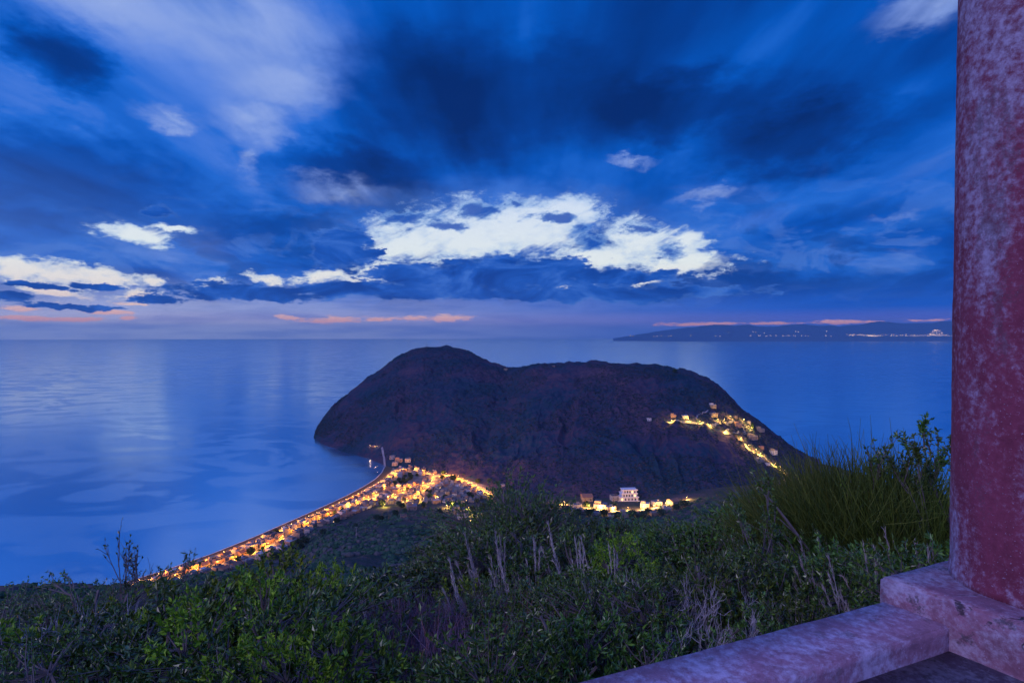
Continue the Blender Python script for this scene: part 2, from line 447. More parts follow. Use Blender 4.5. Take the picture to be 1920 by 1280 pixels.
    cloud = ramp(nt, t, [(.32, lin(0, 40, 108)), (.41, lin(0, 60, 146)), (.49, lin(0, 84, 186)), (.56, lin(30, 106, 212)), (.70, lin(100, 142, 230))])
    cloud = mix(nt, math_n(nt, 'MULTIPLY', math_n(nt, 'MULTIPLY', soft, 1.0), smooth(nt, math_n(nt, 'ADD', math_n(nt, 'MULTIPLY', n_st2, .75), math_n(nt, 'MULTIPLY', n_st, .25)), .36, .62)), cloud, lin(142, 168, 230))
    cloud = mix(nt, math_n(nt, 'MULTIPLY', halo, .30), cloud, lin(110, 150, 222))
    # small bright cores in the soft openings
    core = smooth(nt, math_n(nt, 'ADD', d3, math_n(nt, 'MULTIPLY', math_n(nt, 'SUBTRACT', n_st2, .5), 2.2)), .42, .05)
    cloud = mix(nt, math_n(nt, 'MULTIPLY', core, .14), cloud, lin(205, 222, 246))
    # low bank near the horizon: lavender at left, blue at right
    side = smooth(nt, az, -.75, .55)
    lowc = mix(nt, side, lin(198, 204, 238), lin(10, 90, 208))
    lown = noise(nt, comb(az, math_n(nt, 'MULTIPLY', v, 9.0)), 6.0, 5, .6)
    lowc = mix(nt, smooth(nt, lown, .42, .66, 0, .45), lowc, lin(50, 98, 196))
    lowm = smooth(nt, v, .10, .02)
    # blue bank above it
    bn = noise(nt, comb(az, math_n(nt, 'MULTIPLY', v, 3.2)), 4.2, 8, .58, .4)
    bank = ramp(nt, bn, [(.34, lin(0, 62, 152)), (.46, lin(0, 84, 188)), (.58, lin(34, 106, 208)), (.72, lin(110, 146, 224))])
    lump = noise(nt, comb(az, math_n(nt, 'MULTIPLY', v, 2.2)), 9.0, 8, .60, .8)
    bank = mix(nt, smooth(nt, lump, .50, .60, 0, .55), bank, lin(2, 58, 142))
    bank = mix(nt, math_n(nt, 'MULTIPLY', smooth(nt, lump, .47, .38), .45), bank, lin(92, 136, 218))
    bank = mix(nt, math_n(nt, 'MULTIPLY', dark, .75), bank, lin(0, 58, 140))
    bank = mix(nt, smooth(nt, az, -.35, -.8, 0, .22), bank, lin(120, 150, 218))
    bm = math_n(nt, 'MULTIPLY', smooth(nt, v, .30, .12), .85)
    cloud = mix(nt, bm, cloud, bank)
    cloud = mix(nt, lowm, cloud, lowc)
    rosy = smooth(nt, math_n(nt, 'ABSOLUTE', math_n(nt, 'SUBTRACT', v, .026)), .02, .0, 0, .14)
    cloud = mix(nt, rosy, cloud, lin(205, 150, 190))
    rim = smooth(nt, d1n, .25, 1.15, 0, .62)
    clearr = mix(nt, rim, clear, lin(128, 176, 232))
    col = mix(nt, gap, cloud, clearr)
    col = mix(nt, pe, col, clear)
    FRONT = [(640,468,62,34),(655,445,40,20),(930,518,215,32),(1030,506,110,26),(1150,520,130,16),(760,515,70,22),(300,393,44,12),(70,538,70,6),(170,534,50,7),(30,562,60,8),(480,548,170,16),(760,548,260,14),
             (700,470,22,10),(130,575,110,5),(1100,552,300,16),(300,560,60,10),(590,540,60,8)]
    d5 = field(FRONT, (.10, .045, 0))
    d5n = math_n(nt, 'ADD', d5, math_n(nt, 'MULTIPLY', math_n(nt, 'SUBTRACT', fine2, .5), 2.2))
    front = smooth(nt, d5n, 1.10, .88)
    slate = ramp(nt, lump, [(.36, lin(58, 112, 206)), (.47, lin(22, 86, 186)), (.60, lin(2, 62, 152))])
    slate = mix(nt, smooth(nt, d5n, .7, 1.1, 0, .30), slate, lin(110, 156, 226))
    col = mix(nt, front, col, slate)
    WISP = [(1250,476,34,16),(1118,446,44,16),(1092,424,26,14),(905,396,50,16),(780,404,66,15),(960,388,36,12),(1030,412,40,9),(840,420,40,9),(1190,430,24,14)]
    d6 = field(WISP, (.16, .06, 0))
    d6n = math_n(nt, 'ADD', d6, math_n(nt, 'ADD', math_n(nt, 'MULTIPLY', math_n(nt, 'SUBTRACT', fine, .5), 3.4), math_n(nt, 'MULTIPLY', math_n(nt, 'SUBTRACT', wis, .5), -2.4)))
    wm = smooth(nt, d6n, 1.25, .45)
    wcol = mix(nt, smooth(nt, d6n, .2, 1.1), lin(20, 84, 182), lin(120, 168, 230))
    col = mix(nt, math_n(nt, 'MULTIPLY', wm, .92), col, wcol)
    # half of the sky behind the camera: unseen, brightened violet-blue as fill for foreground and headland
    back = smooth(nt, Y, .25, -.35)
    bcol = ramp(nt, n_st, [(.3, lin(92, 122, 244)), (.7, lin(150, 168, 255))])
    col = mix(nt, back, col, bcol)
    add = mix(nt, .0003, col, sky.outputs[0], 'ADD')
    bg = nt.nodes.new('ShaderNodeBackground'); L.new(add, bg.inputs[0]); bg.inputs[1].default_value = 1.0
    o = nt.nodes.new('ShaderNodeOutputWorld'); L.new(bg.outputs[0], o.inputs[0])
    w.cycles.sampling_method = 'MANUAL'; w.cycles.sample_map_resolution = 512
build_world()

# ------------------------------------------------------------------ sea
def build_sea():
    m, nt, ns, ln = new_mat('sea_water')
    co = objco(nt)
    mp = nt.nodes.new('ShaderNodeMapping'); nt.links.new(co, mp.inputs[0]); mp.inputs['Scale'].default_value = (1, 1.6, 1)
    slick = noise(nt, mp.outputs[0], .0030, 6, .5, 2.2)
    band = noise(nt, mp.outputs[0], .0009, 4, .5, .8)
    sl = smooth(nt, slick, .47, .55)
    rough = math_n(nt, 'ADD', .15, math_n(nt, 'MULTIPLY', sl, .075))
    wave = noise(nt, mp.outputs[0], .05, 6, .6, .3)
    bmp = nt.nodes.new('ShaderNodeBump'); bmp.inputs['Strength'].default_value = .10; bmp.inputs['Distance'].default_value = .6
    nt.links.new(wave, bmp.inputs['Height'])
    gl = nt.nodes.new('ShaderNodeBsdfGlossy'); gl.inputs['Color'].default_value = (.84, .95, 1.0, 1)
    nt.links.new(rough, gl.inputs['Roughness']); nt.links.new(bmp.outputs[0], gl.inputs['Normal'])
    df = nt.nodes.new('ShaderNodeBsdfDiffuse')
    c = mix(nt, sl, (.0, .10, .36, 1), (.05, .23, .50, 1))
    nt.links.new(c, df.inputs['Color'])
    lw = nt.nodes.new('ShaderNodeLayerWeight'); lw.inputs[0].default_value = .55
    fac = smooth(nt, lw.outputs['Facing'], .30, .93, .25, .97)
    ms = nt.nodes.new('ShaderNodeMixShader'); nt.links.new(fac, ms.inputs[0]); nt.links.new(df.outputs[0], ms.inputs[1]); nt.links.new(gl.outputs[0], ms.inputs[2])
    out(nt, ms.outputs[0])
    rs = [0, 300, 700, 1500, 3000, 6000, 12000, 25000, 60000]; n = 96
    V = [(0, 0, 0)]; Fc = []
    for r in rs[1:]:
        for k in range(n):
            t = 2 * math.pi * k / n; V.append((r * math.sin(t), r * math.cos(t), 0))
    for k in range(n): Fc.append((0, 1 + (k + 1) % n, 1 + k))
    for i in range(len(rs) - 2):
        for k in range(n):
            a = 1 + i * n + k; b = 1 + i * n + (k + 1) % n; Fc.append((a, b, b + n, a + n))
    o = mesh_obj('sea', V, Fc, m)
    tag(o, 'calm blue sea reflecting the bright cloud gaps', 'sea', kind='structure')
build_sea()

# ------------------------------------------------------------------ ground
def build_ground():
    a = np.concatenate([np.arange(-180, -48, 2.0), np.arange(-48, 48, .13), np.arange(48, 180.01, 2.0)])
    r = [1.0]
    while r[-1] < 1750: r.append(r[-1] * 1.013 + .02)
    r = np.array(r)
    Ag, Rg = np.meshgrid(np.radians(a), r, indexing='ij')
    x = Rg * np.sin(Ag); y = Rg * np.cos(Ag); z = terr(x, y)
    V = np.stack([x, y, z], -1).reshape(-1, 3); nr = len(r)
    ii, jj = np.meshgrid(np.arange(len(a) - 1), np.arange(nr - 1), indexing='ij')
    k = (ii * nr + jj).ravel()
    Fc = np.stack([k, k + 1, k + nr + 1, k + nr], 1)
    d = shore_dist(x, y).reshape(-1)
    fz = V[:, 2][Fc[:, 0]]; fd = d[Fc[:, 0]]
    fm = np.where((fd < 19.2) & (fz < 6), 1, 0)
    pxf = CX + V[:, 0][Fc[:, 0]] / np.maximum(V[:, 1][Fc[:, 0]], 1) * F
    fm = np.where((fz < 8.2) & (fd >= 19.2) & (V[:, 1][Fc[:, 0]] > 560) & (pxf < 935), 2, fm)
    o = mesh_obj('ground', V, Fc, [M['hill'], M['beach'], M['yard']], smooth=True, fmat=fm)
    tag(o, 'dark scrubby hillside falling to the beach plain of the bay', 'hillside', kind='structure')
build_ground()
hx, hy, hz = build_headland(M['head'])

# picking points on headland
HPX = np.linspace(588, 1600, 900)
def pick_head(px, py):
    i = int(np.clip(np.searchsorted(HPX, px), 1, 898))
    yy = hy[i, :300]; zz = hz[i, :300]
    pyy = CY + (EYE - zz) / yy * F
    k = np.where(pyy <= py)[0]
    k = k[0] if len(k) else 299
    D = yy[k]
    return Vector(((px - CX) / F * D, D, zz[k]))
def pick_ground(px, py):
    D = np.linspace(60, 1600, 3000)
    zr = EYE - (py - CY) / F * D; x = (px - CX) / F * D
    zt = terr(x, D)
    k = np.where(zr <= zt)[0]
    k = k[0] if len(k) else 2999
    return Vector((x[k], D[k], zt[k]))
def gz(x, y): return float(terr(np.array([x]), np.array([y]))[0])

# ------------------------------------------------------------------ scrub that no one could count
ICO_V = None
def ico():
    import bmesh
    bm = bmesh.new(); bmesh.ops.create_icosphere(bm, subdivisions=1, radius=1.0)
    v = np.array([x.co[:] for x in bm.verts]); f = np.array([[l.index for l in q.verts] for q in bm.faces]); bm.free()
    return v, f
IV, IF = ico()
def clumps(name, P, R, mat, label, cat, squash=.7, jit=.35):
    n = len(P); nv = len(IV)
    rr = R[:, None, None]
    rnd = 1 + (rng.random((n, nv, 1)) - .5) * 2 * jit
    V = IV[None] * rnd * rr * np.array([1, 1, squash])[None, None] + P[:, None, :]
    Fc = IF[None] + (np.arange(n) * nv)[:, None, None]
    o = mesh_obj(name, V.reshape(-1, 3), Fc.reshape(-1, 3), mat)
    tag(o, label, cat, kind='stuff'); return o
# on the near hillside
n = 42000
px = rng.uniform(-60, 1960, n); D = 45 * (900 / 45) ** (rng.random(n) ** .7)
x = (px - CX) / F * D; z = terr(x, D)
keep = (z > 13) | (rng.random(n) < .0)
x, Dk, z = x[keep], D[keep], z[keep]
dens = vnoise(x / 25, Dk / 25, 77) > .25
x, Dk, z = x[dens], Dk[dens], z[dens]
R = (.6 + 1.1 * rng.random(len(x)) ** 2) * np.clip(Dk / 200, .5, 2.2)
clumps('scrub', np.stack([x, Dk, z + R * .1], 1), R, M['scrub'], 'low dark scrub covering the slope above the village', 'scrub')
# on the headland
n = 60000
i = rng.integers(2, 898, n); j = rng.integers(4, 316, n)
P = np.stack([hx[i, j], hy[i, j], hz[i, j]], 1)
k = P[:, 2] > 10; P = P[k]
k = vnoise(P[:, 0] / 60, P[:, 1] / 60, 99) > .35; P = P[k]
R = .8 + 1.7 * rng.random(len(P)) ** 2
clumps('headland_scrub', P, R, M['hscrub'], 'patchy dark scrub growing over the headland slopes', 'scrub', .6)

# ------------------------------------------------------------------ roads
def densify(pts, step=6):
    o = []
    for a, b in zip(pts[:-1], pts[1:]):
        a = Vector(a[:2]); b = Vector(b[:2]); L = (b - a).length; n = max(1, int(L / step))
        for k in range(n): o.append(a.lerp(b, k / n))
    o.append(Vector(pts[-1][:2])); return o
def ribbon(name, pts, width, mat, label, zf, lift=.12, cat='road'):
    pts = densify(pts); V = []; Fc = []
    for i, p in enumerate(pts):
        d = (pts[min(i + 1, len(pts) - 1)] - pts[max(i - 1, 0)]).normalized(); nn = Vector((-d.y, d.x))
        for s in (-1, -.33, .33, 1):
            q = p + nn * s * width / 2; V.append((q.x, q.y, zf(q.x, q.y) + lift))
    for i in range(len(pts) - 1):
        for s in range(3):
            a = i * 4 + s; Fc.append((a, a + 1, a + 5, a + 4))
    o = mesh_obj(name, V, Fc, mat); tag(o, label, cat, kind='structure'); return pts
# shore-parallel coordinates: s along from north end, offset inland
core = [Vector(p) for p in SHORE[2:14]]
def shore_line(off):
    res = []
    for i, p in enumerate(core):
        d = (core[min(i + 1, len(core) - 1)] - core[max(i - 1, 0)]).normalized()
        nn = Vector((-d.y, d.x)); res.append(p + nn * off)
    return res
assert shore_dist(np.array([shore_line(20)[5].x]), np.array([shore_line(20)[5].y]))[0] > 0
PROM = ribbon('promenade', shore_line(25)[2:], 8, M['asph'], 'lamp-lit seafront road running along the whole beach', gz, .2)
BACK = ribbon('back_street', shore_line(62)[5:], 6, M['asph'], 'lit back street between the house rows', gz, .2)
def gpx(lst, z=6): return [Vector(at_z(a, b, z)[:2]) for a, b in lst]
ROADS = [
 ('north_street', gpx([(738, 892), (752, 884), (776, 884), (800, 886), (815, 893), (812, 906), (790, 912), (765, 914), (720, 916)]), 6, 'lit street looping round the dark field at the north end'),
 ('cross_street', gpx([(765, 914), (752, 928), (735, 936), (700, 940)]), 5, 'lit street crossing the village south of the dark field'),
 ('village_street', gpx([(812, 906), (795, 922), (780, 934), (765, 940)]), 5, 'lit street curving down toward the scrub slope'),
 ('main_road', gpx([(815, 893), (838, 890), (862, 896), (885, 907), (905, 918), (922, 930)]), 13, 'broad brightly lit road bending round the foot of the headland'),
 ('far_road', gpx([(1040, 948), (1075, 950), (1110, 958), (1150, 962), (1200, 960), (1250, 955), (1290, 950)], 9), 5, 'lit road behind the thicket at the foot of the headland'),
]
STREETS = [PROM, BACK]
for nm, p, wd, lb in ROADS:
    STREETS.append(ribbon(nm, p, wd, M['asph'], lb, gz, .2))
m_surf = m_plain('wet_shingle_foam', (.40, .42, .50), .6, .3, .3, .5)
ribbon('surf', [shore_line(-.6)[i] for i in range(len(core))], 2.0, m_surf, 'thin pale line of surf along the beach', lambda x, y: 0.0, .10, 'surf')
# track up the headland toward the lonely house
def hz_at(x, y):
    return pick_z_head(x, y)
def pick_z_head(x, y):
    px = CX + x / y * F
    i = int(np.clip(np.searchsorted(HPX, px), 1, 898)); k = int(np.clip(np.searchsorted(hy[i, :300], y), 0, 299))
    return float(hz[i, k])
ribbon('track', gpx([(722, 872), (720, 862), (716, 852)], 4) , 4, M['track'], 'pale track rounding the cove at the foot of the headland', lambda x, y: max(gz(x, y), pick_z_head(x, y)), .4)
HR = [(1250, 792), (1290, 793), (1313, 796), (1332, 801), (1350, 795), (1375, 790), (1392, 800), (1398, 812), (1375, 812), (1358, 814)]
HR2 = [(1358, 814), (1388, 828), (1403, 843), (1417, 851), (1432, 857), (1453, 876), (1475, 888)]
ribbon('headland_road', [pick_head(*p) for p in HR], 4.5, M['asph'], 'lamp-lit lane across the upper right slope of the headland', pick_z_head, .8)
ribbon('headland_lane', [pick_head(*p) for p in HR2], 4.5, M['asph'], 'lamp-lit lane going down the right edge of the headland', pick_z_head, .8)
ribbon('hill_track', [pick_head(*p) for p in [(1306, 787), (1308, 779), (1318, 774), (1328, 770)]], 3, M['track'], 'pale track climbing from the lane to the topmost house', pick_z_head, .8)

# ------------------------------------------------------------------ houses
def ordn(k):
    suf = 'th' if 10 <= k % 100 <= 20 else {1: 'st', 2: 'nd', 3: 'rd'}.get(k % 10, 'th')
    return '%d%s' % (k, suf)
def house_proto(w, d, h, roof='flat', floors=1, balcony=False, lit=0):
    t = empty('house')
    wl = MB().box((0, 0, h / 2 - .5), (w, d, h + 1))
    if roof == 'flat':     # parapet
        for sx, sy, ax, ay in ((0, -1, w, .25), (0, 1, w, .25), (-1, 0, .25, d - .5), (1, 0, .25, d - .5)):
            wl.box((sx * (w / 2 - .125), sy * (d / 2 - .125), h + .35), (ax, ay, .7))
    wl.build('wall', M['wallw'], t)
    rf = MB()
    if roof == 'flat':
        rf.box((0, 0, h + .06), (w - .52, d - .52, .1)); rf.box((w * .2, d * .15, h + .95), (w * .28, d * .28, 1.7))
        rf.build('roof', M['roof'], t)
    elif roof == 'step':
        rf.box((0, 0, h + .12), (w + .3, d + .3, .22)); rf.build('roof', M['roof'], t)
        MB().box((-w * .2, 0, h + 1.5), (w * .5, d * .7, 2.6)).build('upper_room', M['wallw'], t)
    else:
        b = rf; e = .4; k = len(b.v)
        b.v += [(-w / 2 - e, -d / 2 - e, h), (w / 2 + e, -d / 2 - e, h), (w / 2 + e, d / 2 + e, h), (-w / 2 - e, d / 2 + e, h), (-w / 2 - e, 0, h + d * .22), (w / 2 + e, 0, h + d * .22)]
        b.f += [(0, 1, 5, 4), (2, 3, 4, 5), (0, 4, 3), (1, 2, 5), (0, 3, 2, 1)]
        b.build('roof', M['tile'], t)
    nwn = 0
    for fl in range(floors):
        zc = 1.6 + fl * 2.9
        for sx in (-.28, .28):
            for sy in (-1, 1):
                if fl == 0 and sx < 0 and sy < 0: continue
                MB().box((sx * w, sy * (d / 2 + .03), zc), (1.1, .12, 1.3)).build('window', M['lit'] if nwn < lit else M['glass'], t)
                nwn += 1
    MB().box((-.28 * w, -(d / 2 + .03), 1.05), (1.0, .12, 2.1)).build('door', M['door'], t)
    if balcony:
        for fl in range(1, floors):
            MB().box((0, -d / 2 - .6, fl * 2.9 - .1), (w * .8, 1.2, .15)).box((0, -d / 2 - 1.15, fl * 2.9 + .4), (w * .8, .1, .9)).build('balcony', M['wallw'], t)
    return t
PROT = [house_proto(9, 8, 3.6, 'flat', 1), house_proto(8, 8, 6.3, 'flat', 2, True), house_proto(11, 8, 3.8, 'step', 1),
        house_proto(8, 9, 3.6, 'gable', 1), house_proto(12, 9, 6.4, 'flat', 2, True, 1), house_proto(10, 7, 6.2, 'step', 2, False, 1)]
KIND = ['flat-roofed house', 'house with balcony', 'house with upper room', 'tiled-roof house', 'wide house with balcony', 'tall house with upper room']
used = [False] * len(PROT)
def put_house(k, p, rz, sc=1.0, label=None, group=None):
    if not used[k]: o = PROT[k]; used[k] = True
    else: o = copy_thing(PROT[k])
    o.location = p; o.rotation_euler = (0, 0, rz); o.scale = (sc * random.uniform(.85, 1.15), sc * random.uniform(.9, 1.1), sc * random.uniform(.9, 1.12))
    tag(o, label, 'house', group); return o

def near_street(p, gap):
    for st, wd in zip(STREETS, [8, 6] + [r[2] for r in ROADS]):
        for q in st[::2]:
            if (q - p).length < gap + wd / 2: return True
    return False
FIELD = gpx([(725, 908), (738, 896), (775, 889), (792, 892), (796, 905), (770, 911)])
def in_poly(p, poly):
    c = False
    for i in range(len(poly)):
        a, b = poly[i], poly[i - 1]
        if (a.y > p.y) != (b.y > p.y) and p.x < (b.x - a.x) * (p.y - a.y) / (b.y - a.y) + a.x: c = not c
    return c
houses_xy = []
def free(p, r):
    return all((p - q).length > r for q in houses_xy)
rows = [(36, 'seafront row'), (49.5, 'second beach row'), (74, 'third beach row'), (87, 'fourth beach row')]
for off, rname in rows:
    line = shore_line(off)[2:] ; pts = densify(line, 3.0)
    acc = 0; last = pts[-1]; idx = 0
    for i in range(len(pts) - 2, 0, -1):
        acc += (pts[i] - pts[i + 1]).length
        if acc < random.uniform(12.5, 16): continue
        p = pts[i]; z = gz(p.x, p.y)
        if z > 15 or near_street(p, 4.2) or in_poly(p, FIELD) or not free(p, 10): continue
        d = (pts[i - 1] - pts[i + 1]).normalized(); acc = 0
        if random.random() < .06: acc = -8; continue
        idx += 1; k = random.choice([0, 0, 0, 0, 1, 2, 2, 3, 3, 4])
        houses_xy.append(p)
        put_house(k, (p.x, p.y, z), math.atan2(d.y, d.x) + random.choice([0, math.pi]) + random.uniform(-.06, .06), 1.08,
                  'pale %s, %s from the near end of the %s' % (KIND[k], ordn(idx), rname), 'houses of the beach village')
# north quarter and along the main road
TOWN = gpx([(705, 930), (722, 903), (745, 876), (800, 878), (850, 888), (900, 912), (925, 938), (870, 950), (820, 946), (770, 950), (700, 945)])
cands = []
for gx in np.arange(-330, 20, 11):
    for gy in np.arange(880, 1220, 12):
        cands.append(Vector((gx + random.uniform(-2, 2), gy + random.uniform(-2, 2))))
random.shuffle(cands); sel = []
for p in cands:
    z = gz(p.x, p.y); D = p.y
    if not in_poly(p, TOWN) or in_poly(p, FIELD) or z > 17 or near_street(p, 5) or not free(p, 9.3): continue
    if shore_dist(np.array([p.x]), np.array([p.y]))[0] < 26: continue
    if p.x > -150 and random.random() < .35: continue
    houses_xy.append(p); sel.append((p, z))
sel.sort(key=lambda q: q[0].x / q[0].y)
for i, (p, z) in enumerate(sel):
    k = random.choice([0, 0, 0, 1, 2, 2, 3, 5])
    where = 'from the sea in the north quarter' if p.x < -150 else 'across the quarter beside the broad lit road'
    put_house(k, (p.x, p.y, z), random.uniform(-.25, .25) + random.choice([0, math.pi, math.pi / 2]), .84,
              'pale %s, %s %s' % (KIND[k], ordn(i + 1), where), 'houses of the north quarter')
SPEC = [  # px, py, kind, scale, rz, label, on headland?
 (772, 954, 2, 1.5, .3, 'long white-roofed house alone in the scrub, nearest the yellow lamp', 0),
 (757, 970, 0, .8, .3, 'small white hut alone in the middle of the scrub slope', 0),
 (818, 943, 0, 1.3, .4, 'long pale house on the scrub edge, left of the bluish roof', 0),
 (840, 938, 0, 1.4, .1, 'long low house with bluish white roof above the yellow lamp glow', 0),
 (860, 962, 2, 1.6, .2, 'wide white-roofed house at the left edge of the round bush', 0),
 (868, 972, 4, 1.1, .2, 'pale two-storey house just below the white-roofed one by the round bush', 0),
 (845, 1002, 5, 1.0, .5, 'ornate pale pink house with roof terraces standing lowest on the scrub slope', 0),
 (900, 928, 1, 1.2, .1, 'narrow pale house at the near end of the broad lit road', 0),
 (942, 912, 0, .9, .1, 'small pale house above the round bush at the foot of the headland', 1),
 (1100, 945, 3, 2.0, .1, 'low house with bluish roof beside the lit road behind the thicket', 1),
 (1082, 953, 0, 1.3, .3, 'small pale house left of the bluish roofed one behind the thicket', 2),
 (1126, 953, 2, 1.6, -.3, 'low pale house between the bluish roof and the tall apartment block', 2),
 (1144, 958, 0, 1.5, .4, 'low flat house nearest the foot of the apartment block on its left', 2),
 (1152, 944, 4, 1.2, .2, 'pale two-storey house stuck to the left foot of the apartment block', 1),
 (1209, 953, 5, 1.3, -.3, 'pale house just right of the tall apartment block', 2),
 (1231, 949, 0, 1.5, .3, 'low lit house second to the right of the apartment block', 2),
 (1262, 951, 3, 1.6, .5, 'lit house with pointed roof at the right end of the lower row', 2),
 (1075, 960, 0, 1.1, .3, 'low roof peeping over the thicket left of the lower road', 2),
 (1092, 964, 2, 1.2, -.2, 'pale roof in front of the lower road, below the bluish roof', 2),
 (1118, 968, 0, 1.3, .1, 'long flat roof in front of the lower road, second from left', 2),
 (1146, 971, 3, 1.3, .0, 'tiled roof half hidden by leaves in front of the lower road', 2),
 (1172, 972, 2, 1.5, .2, 'broad pale house in front of the lower road beneath the apartment block', 2),
 (1198, 970, 0, 1.2, -.1, 'flat roof in front of the road, right beneath the apartment block', 2),
 (1226, 969, 0, 1.3, .1, 'flat pale house in front of the road near its right end', 2),
 (1250, 966, 2, 1.1, .1, 'last pale house in front of the road at its right end', 2),
 (1217, 788, 0, 1.0, .0, 'unlit pale house at the far left of the headland lane', 1),
 (1262, 783, 2, 1.1, .0, 'pinkish house above the leftmost lamp of the headland lane', 1),
 (1284, 783, 0, 1.2, .0, 'pinkish low house above the second lamp of the headland lane', 1),
 (1336, 766, 5, 1.2, .2, 'dim reddish house standing highest on the headland slope', 1),
 (1338, 781, 4, 1.2, .1, 'bright white house in the middle of the headland lane cluster', 1),
 (1378, 784, 0, 1.0, .1, 'small white house just below the ridge, right of the dark trees', 1),
 (1383, 800, 2, 1.4, .1, 'long white house just below the bend of the headland lane', 1),
 (1404, 795, 1, .9, .1, 'white house by the cypress at the edge of the ridge', 1),
 (1424, 808, 2, 1.5, .1, 'long white house spread along the right skyline slope', 1),
 (1410, 823, 2, 1.6, .1, 'long low white villa with a tall chimney mast below the cypress', 1),
 (1427, 842, 3, 1.1, .1, 'small white house right of the pair of yellow lamps', 1),
 (1450, 851, 5, 1.3, .1, 'pale domed-looking villa standing alone on the right slope', 1),
 (1424, 866, 4, 1.3, .2, 'large white house at the lower end of the lamp-lit lane', 1),
 (1440, 871, 0, .8, .2, 'small white annex just right of the large white house', 1),
 (736, 860, 0, 1.4, .0, 'long dim house at the foot of the headland above the cove', 1),
 (748, 866, 2, 1.3, .1, 'dim terrace house behind the bright yellow house by the cove', 1),
 (741, 872, 4, 1.0, .0, 'bright yellow house nearest the cove track', 1),
 (765, 865, 0, 1.4, .1, 'long dim low shed at the right of the cove houses', 1),
 (700, 839, 0, 1.0, .0, 'lonely house with pink lights above the dark cove water', 1),
 (1038, 688, 0, .9, .0, 'faint hut on the ridge line of the headland', 1),
 (948, 694, 0, 1.1, .0, 'tiny pale hut on the saddle between the two summits', 1),
]
for (a, b, k, sc, rz, lb, hd) in SPEC:
    g = pick_ground(a, b)
    if hd == 2:
        D = (EYE - 10) * F / (b - CY); x = (a - CX) / F * D; g = Vector((x, D, gz(x, D)))
    elif hd:
        g = pick_head(a, b)
        if g.y < 1000: g.z = max(g.z, gz(g.x, g.y))
    put_house(k, (g.x, g.y, g.z), rz, sc, lb)
# apartment block
def apartment():
    g = pick_ground(1178, 958); h = pick_head(1178, 957)
    p = h if h.z > 3 else g
    t = empty('apartment_block', (p.x, p.y, p.z), .08)
    wl = MB()
    for i, w in enumerate((30, 27, 22, 20)):
        wl.box((i * 1.2, 6 + i * 1.5, 3.4 * i + 1.65 - (1 if i == 0 else 0) * .5), (w, 13, 3.3 + (1 if i == 0 else 0)))
    wl.build('wall', M['white'], t)
    for i, w in enumerate((31, 28, 23, 21)):
        s = MB().box((i * 1.2, 6 + i * 1.5 - .7, 3.4 * i + 3.35), (w + 1, 15.4, .28)).box((i * 1.2, 6 + i * 1.5 - 8.3, 3.4 * i + 3.9), (w + 1, .15, .8)).build('balcony', M['white'], t)
        for q in range(5):
            x = (q - 2) * w * .17 + i * 1.2
            MB().box((x, 6 + i * 1.5 - 6.53, 3.4 * i + 1.5), (1.8, .12, 2.0)).build('window', M['lit'] if (q + i) % 5 == 1 else M['glass'], t)
    t.scale = (1.15, 1.15, 1.65)
    tag(t, 'tall stepped white apartment block with long balconies at the foot of the headland', 'apartment block')
M['white'] = m_plain('white_render', (.72, .68, .70), .8, .2, .12, .3)
apartment()

# ------------------------------------------------------------------ street lamps
def lamp_proto():
    t = empty('street_lamp')
    MB().tube([(0, 0, -1), (0, 0, 6.2), (.15, 0, 6.9), (1.0, 0, 7.2)], [.10, .07, .06, .05], 6).build('pole', M['metal'], t)
    hd = MB().box((1.2, 0, 7.25), (.9, .34, .14)).build('lamp_head', M['metal'], t)
    MB().lathe([(.05, -.32), (.30, -.2), (.36, 0), (.30, .16), (.05, .2)], 8, (1.3, 0, 7.0)).build('bulb', M['bulb'], hd)
    ld = bpy.data.lights.new('street_light', 'POINT'); ld.energy = 19000; ld.color = (1, .37, .03); ld.shadow_soft_size = .4
    lo = bpy.data.objects.new('street_light', ld); COL.objects.link(lo); lo.parent = t; lo.location = (1.3, 0, 6.4)
    return t
LP = lamp_proto(); lamp_used = False
LIGHTS = {}
def put_lamp(p, rz, label, group, energy=1.0, col=None, sc=1.0):
    global lamp_used
    if lamp_used: o = copy_thing(LP)
    else: o = LP; lamp_used = True
    o.location = p; o.rotation_euler = (0, 0, rz); o.scale = (sc,) * 3
    if 'headland' not in (group or '') : o.scale = (.68,) * 3
    if energy != 1.0 or col:
        for c in o.children:
            if c.type == 'LIGHT':
                key = (energy, col)
                if key not in LIGHTS:
                    l = c.data.copy(); l.energy = 19000 * energy
                    if col: l.color = col
                    LIGHTS[key] = l
                c.data = LIGHTS[key]
    tag(o, label, 'street lamp', group); return o
def lamps_along(st, step, side, desc, group, energy=1.0, col=None):
    acc = step; k = 0
    L = list(reversed(st))
    for a, b in zip(L[:-1], L[1:]):
        acc += (b - a).length
        if acc >= step:
            acc = 0; k += 1; d = (b - a).normalized(); nn = Vector((-d.y, d.x)) * side
            p = a + nn
            put_lamp((p.x, p.y, gz(p.x, p.y)), math.atan2(-nn.y, -nn.x), 'glowing orange street lamp, %s %s' % (ordn(k), desc), group, energy, col)
lamps_along(PROM, 17, -5.0, 'from the near end of the seafront road', 'seafront lamps', 1.7)
lamps_along(BACK, 20, 3.6, 'from the near end of the back street', 'back street lamps', 1.2)
lamps_along(STREETS[2], 20, 3.6, 'along the loop round the dark field', 'north loop lamps', 1.2)
lamps_along(STREETS[3], 20, 3.2, 'along the street south of the dark field', 'cross street lamps', 1.2)
lamps_along(STREETS[4], 20, 3.2, 'along the street curving to the scrub', 'village street lamps', 1.2)
lamps_along(STREETS[5], 15, 7.2, 'from the bush end of the broad lit road', 'main road lamps', 1.8)
